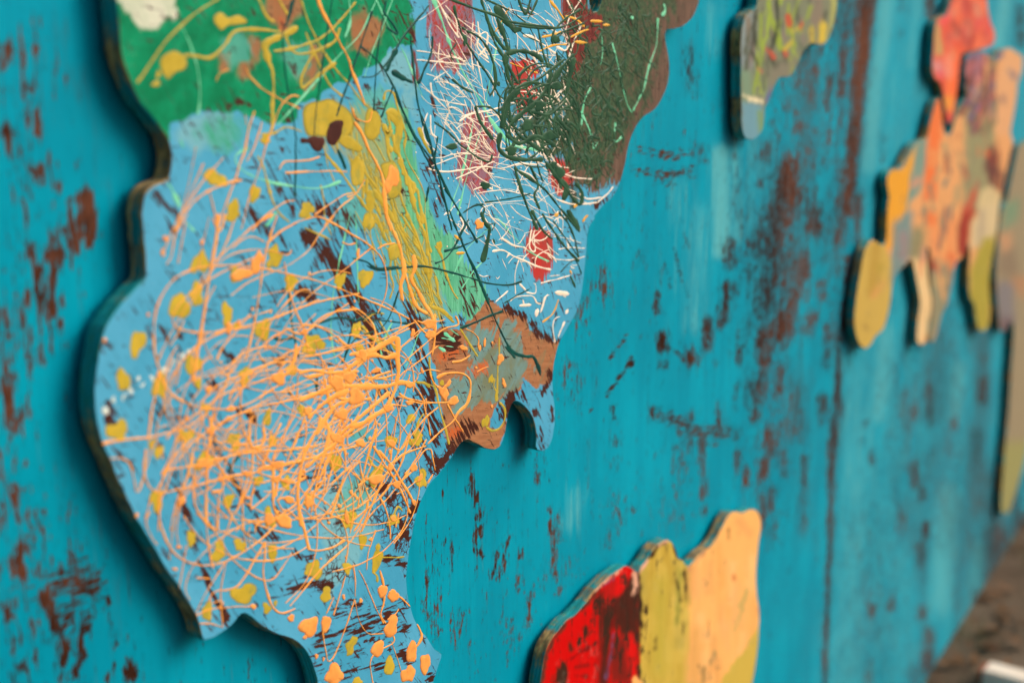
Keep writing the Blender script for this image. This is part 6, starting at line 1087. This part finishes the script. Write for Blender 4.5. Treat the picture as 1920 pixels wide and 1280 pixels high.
def patchwork_cutout():
    h = lambda pts: px('H', pts)
    i_ = lambda pts: px('I', pts)
    out = h([(640, 590), (655, 640), (665, 760), (690, 815), (715, 800), (740, 720), (780, 640), (805, 590)]) + px('V', [(590, 905), (565, 850), (572, 770), (562, 690), (568, 590), (590, 530), (640, 505), (720, 500), (770, 520), (800, 560), (850, 555), (890, 500), (930, 475), (1000, 470), (1060, 515), (1108, 545), (1110, 640), (1090, 740), (1062, 800), (1055, 900), (1042, 1000), (1015, 1150), (995, 1280)]) + \
        h([(1085, 850), (1062, 950), (1040, 1050), (1020, 1150), (1005, 1230)]) + i_([(1000, 60), (985, 200), (960, 330), (945, 430), (940, 500), (947, 570), (950, 660), (938, 740), (910, 768), (885, 764), (865, 700), (855, 610), (830, 570), (820, 480), (822, 380), (828, 290), (815, 250), (790, 320), (750, 350), (735, 385), (720, 480), (690, 600), (660, 665), (635, 750), (612, 826), (592, 836), (584, 800), (600, 690), (606, 600), (598, 500), (590, 400), (586, 280), (572, 262), (566, 300), (570, 390), (577, 470), (592, 545), (598, 620), (588, 720), (562, 836), (525, 845), (510, 815), (518, 700), (530, 600), (515, 500), (495, 400), (484, 345), (470, 340), (440, 370), (405, 405), (375, 440), (362, 480), (352, 560), (340, 640), (310, 750), (260, 800), (230, 850), (200, 872), (170, 850), (145, 790), (135, 700), (145, 580), (165, 450), (185, 340), (205, 270), (240, 225), (270, 240), (310, 255), (328, 215), (332, 100), (338, 0)]) + \
        h([(345, 1180), (332, 1110), (335, 1055), (360, 1022), (410, 1015), (440, 970), (470, 910), (500, 862), (560, 838), (580, 790), (600, 700), (625, 615)])
    kh = VIEW['H'][2]
    sh = lambda pts, w: (h(pts), w / kh)
    si = lambda pts, w: (i_(pts), w / kh)
    peach, sage, mauve, orange = lin(222, 160, 104), lin(138, 140, 108), lin(120, 86, 80), lin(230, 118, 62)
    pat = [(h([(600, 560), (660, 560), (660, 820), (620, 1200), (540, 1210), (570, 860)]), orange, 3), (h([(720, 780), (760, 640), (820, 560), (810, 900), (770, 1240), (640, 1300), (640, 900)]), peach, 4), (h([(805, 560), (900, 640), (980, 800), (940, 1280), (780, 1280)]), lin(146, 142, 104), 6), (h([(460, 840), (570, 830), (545, 1120), (440, 1280), (430, 1000)]), lin(120, 148, 134), 4), (sh([(480, 1110), (530, 1080)], 20), lin(206, 146, 116), 5),
           (h([(320, 1010), (430, 1010), (510, 860), (470, 1060), (400, 1500), (320, 1500)]), lin(226, 158, 48), 2.5), (i_([(100, 200), (310, 245), (366, 350), (380, 480), (300, 900), (100, 900)]), lin(196, 164, 80), 2), (si([(265, 260), (255, 400), (235, 540)], 24), lin(180, 146, 64), 6), (si([(250, 560), (300, 490)], 16), lin(208, 152, 86), 5), (si([(195, 740), (205, 755)], 16), lin(160, 132, 70), 4), (si([(280, 390), (310, 380)], 16), lin(176, 150, 62), 6),
           (i_([(370, 120), (480, 40), (500, 300), (420, 400), (350, 480)]), lin(118, 140, 136), 6), (si([(430, 200), (430, 310)], 26), lin(150, 128, 128), 8), (si([(520, 180), (500, 300)], 40), lin(140, 132, 96), 8),
           (i_([(480, 300), (530, 260), (570, 280), (580, 480), (610, 560), (590, 700), (560, 850), (500, 850)]), lin(226, 192, 138), 1.8), (si([(540, 280), (545, 330)], 22), lin(222, 150, 120), 5), (i_([(590, 350), (640, 320), (740, 370), (700, 600), (600, 850), (560, 840), (600, 600)]), lin(140, 136, 108), 3), (i_([(580, 40), (760, 60), (750, 360), (700, 380), (620, 330), (580, 260)]), lin(226, 146, 90), 8), (si([(580, 90), (600, 100)], 34), lin(228, 122, 66), 6), (si([(735, 320), (735, 360)], 14), lin(222, 112, 64), 4),
           (i_([(770, 60), (840, 0), (860, 60), (820, 230), (800, 330), (750, 300)]), lin(156, 54, 40), 5), (h([(770, 1280), (820, 1160), (870, 1100), (880, 1160), (840, 1280)]), lin(190, 86, 60), 5), (h([(880, 1150), (940, 1115), (1000, 1160), (1010, 1280), (870, 1280)]), lin(206, 184, 136), 4), (i_([(830, 120), (930, 0), (1010, 40), (980, 230), (830, 280)]), lin(206, 184, 140), 4), (si([(905, 60), (890, 240)], 20), lin(176, 158, 130), 6), (i_([(905, 210), (980, 200), (950, 500), (950, 780), (860, 780), (820, 560), (830, 400)]), lin(166, 152, 60), 5), (si([(890, 560), (905, 700)], 18), lin(182, 160, 66), 5),
           (px('V', [(540, 480), (780, 480), (760, 700), (640, 880), (540, 880)]), lin(168, 104, 108), 4), (px('V', [(560, 520), (700, 500), (720, 540), (640, 640), (590, 590)]), lin(104, 116, 150), 6), (px('V', [(600, 590), (660, 570), (620, 680), (580, 670)]), lin(190, 84, 78), 5), (px('V', [(640, 700), (680, 660), (680, 760), (610, 780)]), lin(104, 116, 146), 5), (px('V', [(580, 860), (720, 660), (760, 700), (640, 880)]), lin(206, 132, 122), 6), (px('V', [(620, 920), (720, 800), (720, 860), (640, 980)]), lin(98, 104, 140), 6),
           (px('V', [(780, 640), (860, 580), (850, 900), (760, 1280), (620, 1290), (640, 980), (740, 860)]), mauve, 6), (px('V', [(690, 1060), (760, 1040), (790, 1180), (740, 1280), (680, 1180)]), lin(140, 136, 92), 8), (px('V', [(800, 550), (900, 480), (960, 480), (930, 570), (830, 590)]), lin(70, 92, 130), 5), (px('V', [(930, 500), (1000, 460), (1120, 540), (1110, 740), (1060, 830), (1050, 1000), (990, 1300), (860, 1280), (850, 820), (880, 700)]), lin(220, 164, 116), 5), (px('V', [(900, 930), (950, 930), (940, 1020), (910, 990)]), lin(122, 96, 100), 5), (px('V', [(990, 680), (1060, 700), (1080, 760), (1010, 780)]), lin(130, 118, 124), 6), (px('V', [(800, 960), (850, 980), (840, 1120), (800, 1120)]), lin(104, 100, 118), 8),
           (h([(930, 900), (990, 860), (1010, 1010), (1040, 1040), (1010, 1170), (940, 1120), (920, 1020)]), lin(104, 62, 56), 5)]
    r = random.Random(8)
    mess = []
    tones = [lin(206, 142, 96), lin(130, 134, 108), lin(214, 110, 62), lin(168, 150, 108), lin(222, 160, 100), lin(130, 104, 92), lin(150, 60, 44), lin(112, 122, 110)]
    for q in range(90):
        x, y = r.uniform(520, 1000), r.uniform(780, 1700)
        L = r.uniform(40, 160); dx = r.gauss(0, 16)
        mess.append((sh([(x, y), (x + dx, y + L)], r.uniform(3, 9)), r.choice(tones), 2))
    for q in range(64):
        x, y = r.uniform(590, 870), r.uniform(500, 1250)
        L = r.uniform(50, 140); dx = r.gauss(60, 30)
        mess.append(((px('V', [(x, y), (x - dx, y + L)]), r.uniform(1.2, 2.6)), r.choice([lin(140, 74, 70), lin(88, 92, 128), lin(120, 66, 62), lin(150, 92, 100), lin(196, 110, 100), lin(128, 124, 92)]), 2))
    low = [(q if not isinstance(q[0], tuple) else q) for q in pat]
    pat = low[:5] + low[14:19] + low[26:] + mess + low[5:14] + low[19:26]
    return small_cutout('patchwork plywood cutout in peach and sage with a yellow egg shaped lobe', out, peach, pat, small_board_material('patchwork_paint', 0.6, lin(70, 50, 40)), 0.007, (1780, 400), [(1770, 390), (1820, 300), (1640, 560)], (), 3.0, 41)


def tapering_cutout():
    i_ = lambda pts: px('I', pts)
    out = px('H', [(1152, 862), (1122, 872), (1102, 960), (1076, 1080), (1052, 1200)]) + i_([(1028, 30), (1010, 120), (995, 250), (985, 400), (990, 560), (1000, 680), (1012, 768), (1040, 770), (1060, 722), (1085, 716), (1090, 800), (1080, 950), (1070, 1100), (1060, 1270)]) + px('J', [(832, 150), (820, 300), (812, 430), (822, 465), (845, 463), (870, 400), (900, 300), (930, 190)]) + [(1935, 760), (1950, 600), (1962, 420), (1965, 320), (1945, 262)]
    pat = [(i_([(1040, 0), (1120, -20), (1110, 100), (1040, 150)]), lin(116, 142, 112), 8), (i_([(1000, 300), (1100, 250), (1120, 500), (1000, 420)]), lin(136, 118, 96), 10), (i_([(980, 480), (1100, 480), (1100, 720), (1000, 780)]), lin(126, 120, 120), 8), (i_([(1020, 210), (1070, 180), (1080, 260), (1030, 300)]), lin(196, 144, 104), 8), (i_([(1080, 450), (1170, 440), (1170, 580), (1120, 560)]), lin(176, 128, 92), 8), (i_([(1010, 680), (1080, 690), (1050, 790), (1000, 790)]), lin(112, 92, 96), 6), (px('J', [(800, 120), (960, 120), (960, 480), (800, 480)]), lin(150, 146, 92), 10)]
    return small_cutout('tall grey brown plywood cutout tapering to a point above the ground at the far end', out, lin(150, 136, 108), pat, small_board_material('grey_brown_paint', 0.6, lin(70, 58, 46)), 0.009, (1905, 520), [(1925, 420)], (), 3.0, 51)


# ------------------------------------------------------------------ ground at the foot of the wall
def ground():
    m = NT('bare_soil', 0.9, 0.15)
    v = m.map()
    a = m.noise(v, 3.0, 5, 0.6); b = m.noise(v, 38.0, 5, 0.65); f = m.noise(v, 170.0, 3, 0.6)
    c = m.mix(m.step(a, 0.35, 0.7), lin(92, 76, 60), lin(110, 94, 78))
    c = m.mix(m.math('MULTIPLY', m.step(b, 0.5, 0.72), 0.25), c, lin(112, 92, 70))
    c = m.mix(m.math('MULTIPLY', m.step(f, 0.55, 0.75), 0.35), c, lin(64, 52, 42))
    m.bump(m.math('ADD', b, m.math('MULTIPLY', f, 0.5)), 0.004, 1.0)
    mat = m.out(c)
    n = 60
    xs = np.concatenate([[-300, -60, -10], np.linspace(-1, 7, n), [12, 60, 300]])
    ys = np.concatenate([[-300, -60, -10], np.linspace(-3, 0.3, 44), [3, 60, 300]])
    X, Y = np.meshgrid(xs, ys)
    P = np.stack([X.ravel(), Y.ravel()], 1)
    Z = -0.008 + 0.007 * vnoise(P, 3.1, 9)
    Z = np.where((np.abs(P[:, 0] - 3) > 5) | (P[:, 1] < -4), -0.008, Z)
    nx = len(xs)
    F = [(j * nx + i, j * nx + i + 1, (j + 1) * nx + i + 1, (j + 1) * nx + i) for j in range(len(ys) - 1) for i in range(nx - 1)]
    g = mesh_obj('ground', [(x, y, z) for (x, y), z in zip(P, Z)], F, mat, None, True, 'structure')
    # dry leaves drifted against the wall
    r = random.Random(12)
    leafm = NT('dry_leaf', 0.7, 0.2)
    n_ = leafm.noise(leafm.map(), 9.0, 3)
    leaf = leafm.out(leafm.mix(leafm.step(n_, 0.35, 0.65), lin(88, 62, 40), lin(128, 88, 54)))
    V, Fc = [], []
    for q in range(300):
        x = r.uniform(2.6, 6.5); y = -0.01 - abs(r.gauss(0, 0.16)) if q < 260 else -r.uniform(0.02, 1.4)
        s = r.uniform(0.012, 0.035); a = r.uniform(0, 6.28); tilt = r.uniform(-.5, .5); z = r.uniform(0.004, 0.022)
        b = len(V)
        for u, w in ((-1, 0), (-.3, -.42), (.4, -.36), (1, 0), (.4, .36), (-.3, .42)):
            lx, ly = u * s, w * s
            yy = min(y + lx * math.sin(a) + ly * math.cos(a), -0.004)
            V.append((x + lx * math.cos(a) - ly * math.sin(a), yy, z + tilt * lx + 0.3 * abs(ly)))
        Fc.append((b, b + 1, b + 2, b + 3)); Fc.append((b, b + 3, b + 4, b + 5))
    mesh_obj('leaf_litter', V, Fc, leaf, None, False, 'stuff')
    grassm = drip_material('grass_blade', lin(52, 72, 34), lin(92, 104, 48), 0.6)
    V, Fc = [], []
    spots = [(3.62, -0.08, 26, .09), (3.30, -0.05, 14, .07), (4.35, -0.07, 30, .10), (3.85, -0.28, 12, .06), (5.0, -0.1, 30, .1), (4.05, -0.05, 12, .06)]
    for sx, sy, n2, hh in spots:
        for q in range(n2):
            x, y = sx + r.gauss(0, .05), min(sy + r.gauss(0, .03), -0.012); a = r.uniform(0, 6.28); L = hh * r.uniform(.5, 1.1); w = 0.0022; ln = r.uniform(.2, .7) * L
            b = len(V)
            for t in (0, .5, 1):
                ox, oy = math.cos(a) * ln * t * t, min(math.sin(a) * ln * t * t, -y - 0.006)
                k = w * (1 - t * .9)
                V.append((x + ox - k * math.sin(a), y + oy + k * math.cos(a) * .5, L * t * (1 - .2 * t))); V.append((x + ox + k * math.sin(a), y + oy - k * math.cos(a) * .5, L * t * (1 - .2 * t)))
            Fc += [(b, b + 1, b + 3, b + 2), (b + 2, b + 3, b + 5, b + 4)]
    mesh_obj('grass_tufts', V, Fc, grassm, None, False, 'stuff')


def lath():
    # pale board end lying on the soil, lower right
    def ong(p, z=0.0):
        d = _ray(p[0], p[1]); t = (z - CAM_H) / d.z
        return np.array([t * d.x, -WALL_D + t * d.y])
    z = 0.05
    a, b = ong((1856, 1237), z), ong((1930, 1256), z)
    d = (b - a) / np.linalg.norm(b - a); nrm = np.array([-d[1], d[0]])
    c2 = ong((1848, 1258), z)
    if (c2 - a) @ nrm < 0: nrm = -nrm
    w = 0.07
    L = 0.9
    m = NT('weathered_white_timber', 0.6, 0.25)
    g = m.noise(m.map((30, 6, 30)), 1.0, 4)
    mat = m.out(m.mix(m.step(g, 0.35, 0.7), lin(236, 212, 190), lin(250, 234, 216)))
    red = drip_material('rusty_end_grain', lin(160, 84, 56), lin(186, 110, 78), 0.7)
    root = thing('timber_board', 'pale painted timber board lying on the soil in the lower right corner', 'timber', (float(a[0]), float(a[1]), 0))
    bm = bmesh.new()
    base = [(a[0], a[1]), tuple(a + d * L), tuple(a + d * L + nrm * w), tuple(a + nrm * w)]
    vs = [bm.verts.new((x, y, zz)) for zz in (-0.004, z) for x, y in base]
    for f in ((3, 2, 1, 0), (4, 5, 6, 7), (0, 1, 5, 4), (1, 2, 6, 5), (2, 3, 7, 6), (3, 0, 4, 7)): bm.faces.new([vs[k] for k in f])
    bmesh.ops.bevel(bm, geom=bm.edges[:], offset=0.005, segments=2, affect='EDGES')
    bmesh.ops.recalc_face_normals(bm, faces=bm.faces[:])
    bm.verts.index_update()
    mesh_obj('plank', [tuple(v.co) for v in bm.verts], [[v.index for v in f.verts] for f in bm.faces], mat, root)
    bm.free()
    bm = bmesh.new()
    e = a - d * 0.0115
    base = [tuple(e + nrm * .004), tuple(e + d * .0105 + nrm * .004), tuple(e + d * .0105 + nrm * (w - .004)), tuple(e + nrm * (w - .004))]
    vs = [bm.verts.new((x, y, zz)) for zz in (0.0, z - 0.004) for x, y in base]
    for f in ((3, 2, 1, 0), (4, 5, 6, 7), (0, 1, 5, 4), (1, 2, 6, 5), (2, 3, 7, 6), (3, 0, 4, 7)): bm.faces.new([vs[k] for k in f])
    bmesh.ops.bevel(bm, geom=bm.edges[:], offset=0.003, segments=2, affect='EDGES')
    bmesh.ops.recalc_face_normals(bm, faces=bm.faces[:])
    bm.verts.index_update()
    mesh_obj('end_cap', [tuple(v.co) for v in bm.verts], [[v.index for v in f.verts] for f in bm.faces], red, root)
    bm.free()


ground()
wall()
main_cutout()
grey_green_cutout()
red_cutout()
red_peak_cutout()
patchwork_cutout()
tapering_cutout()
lath()
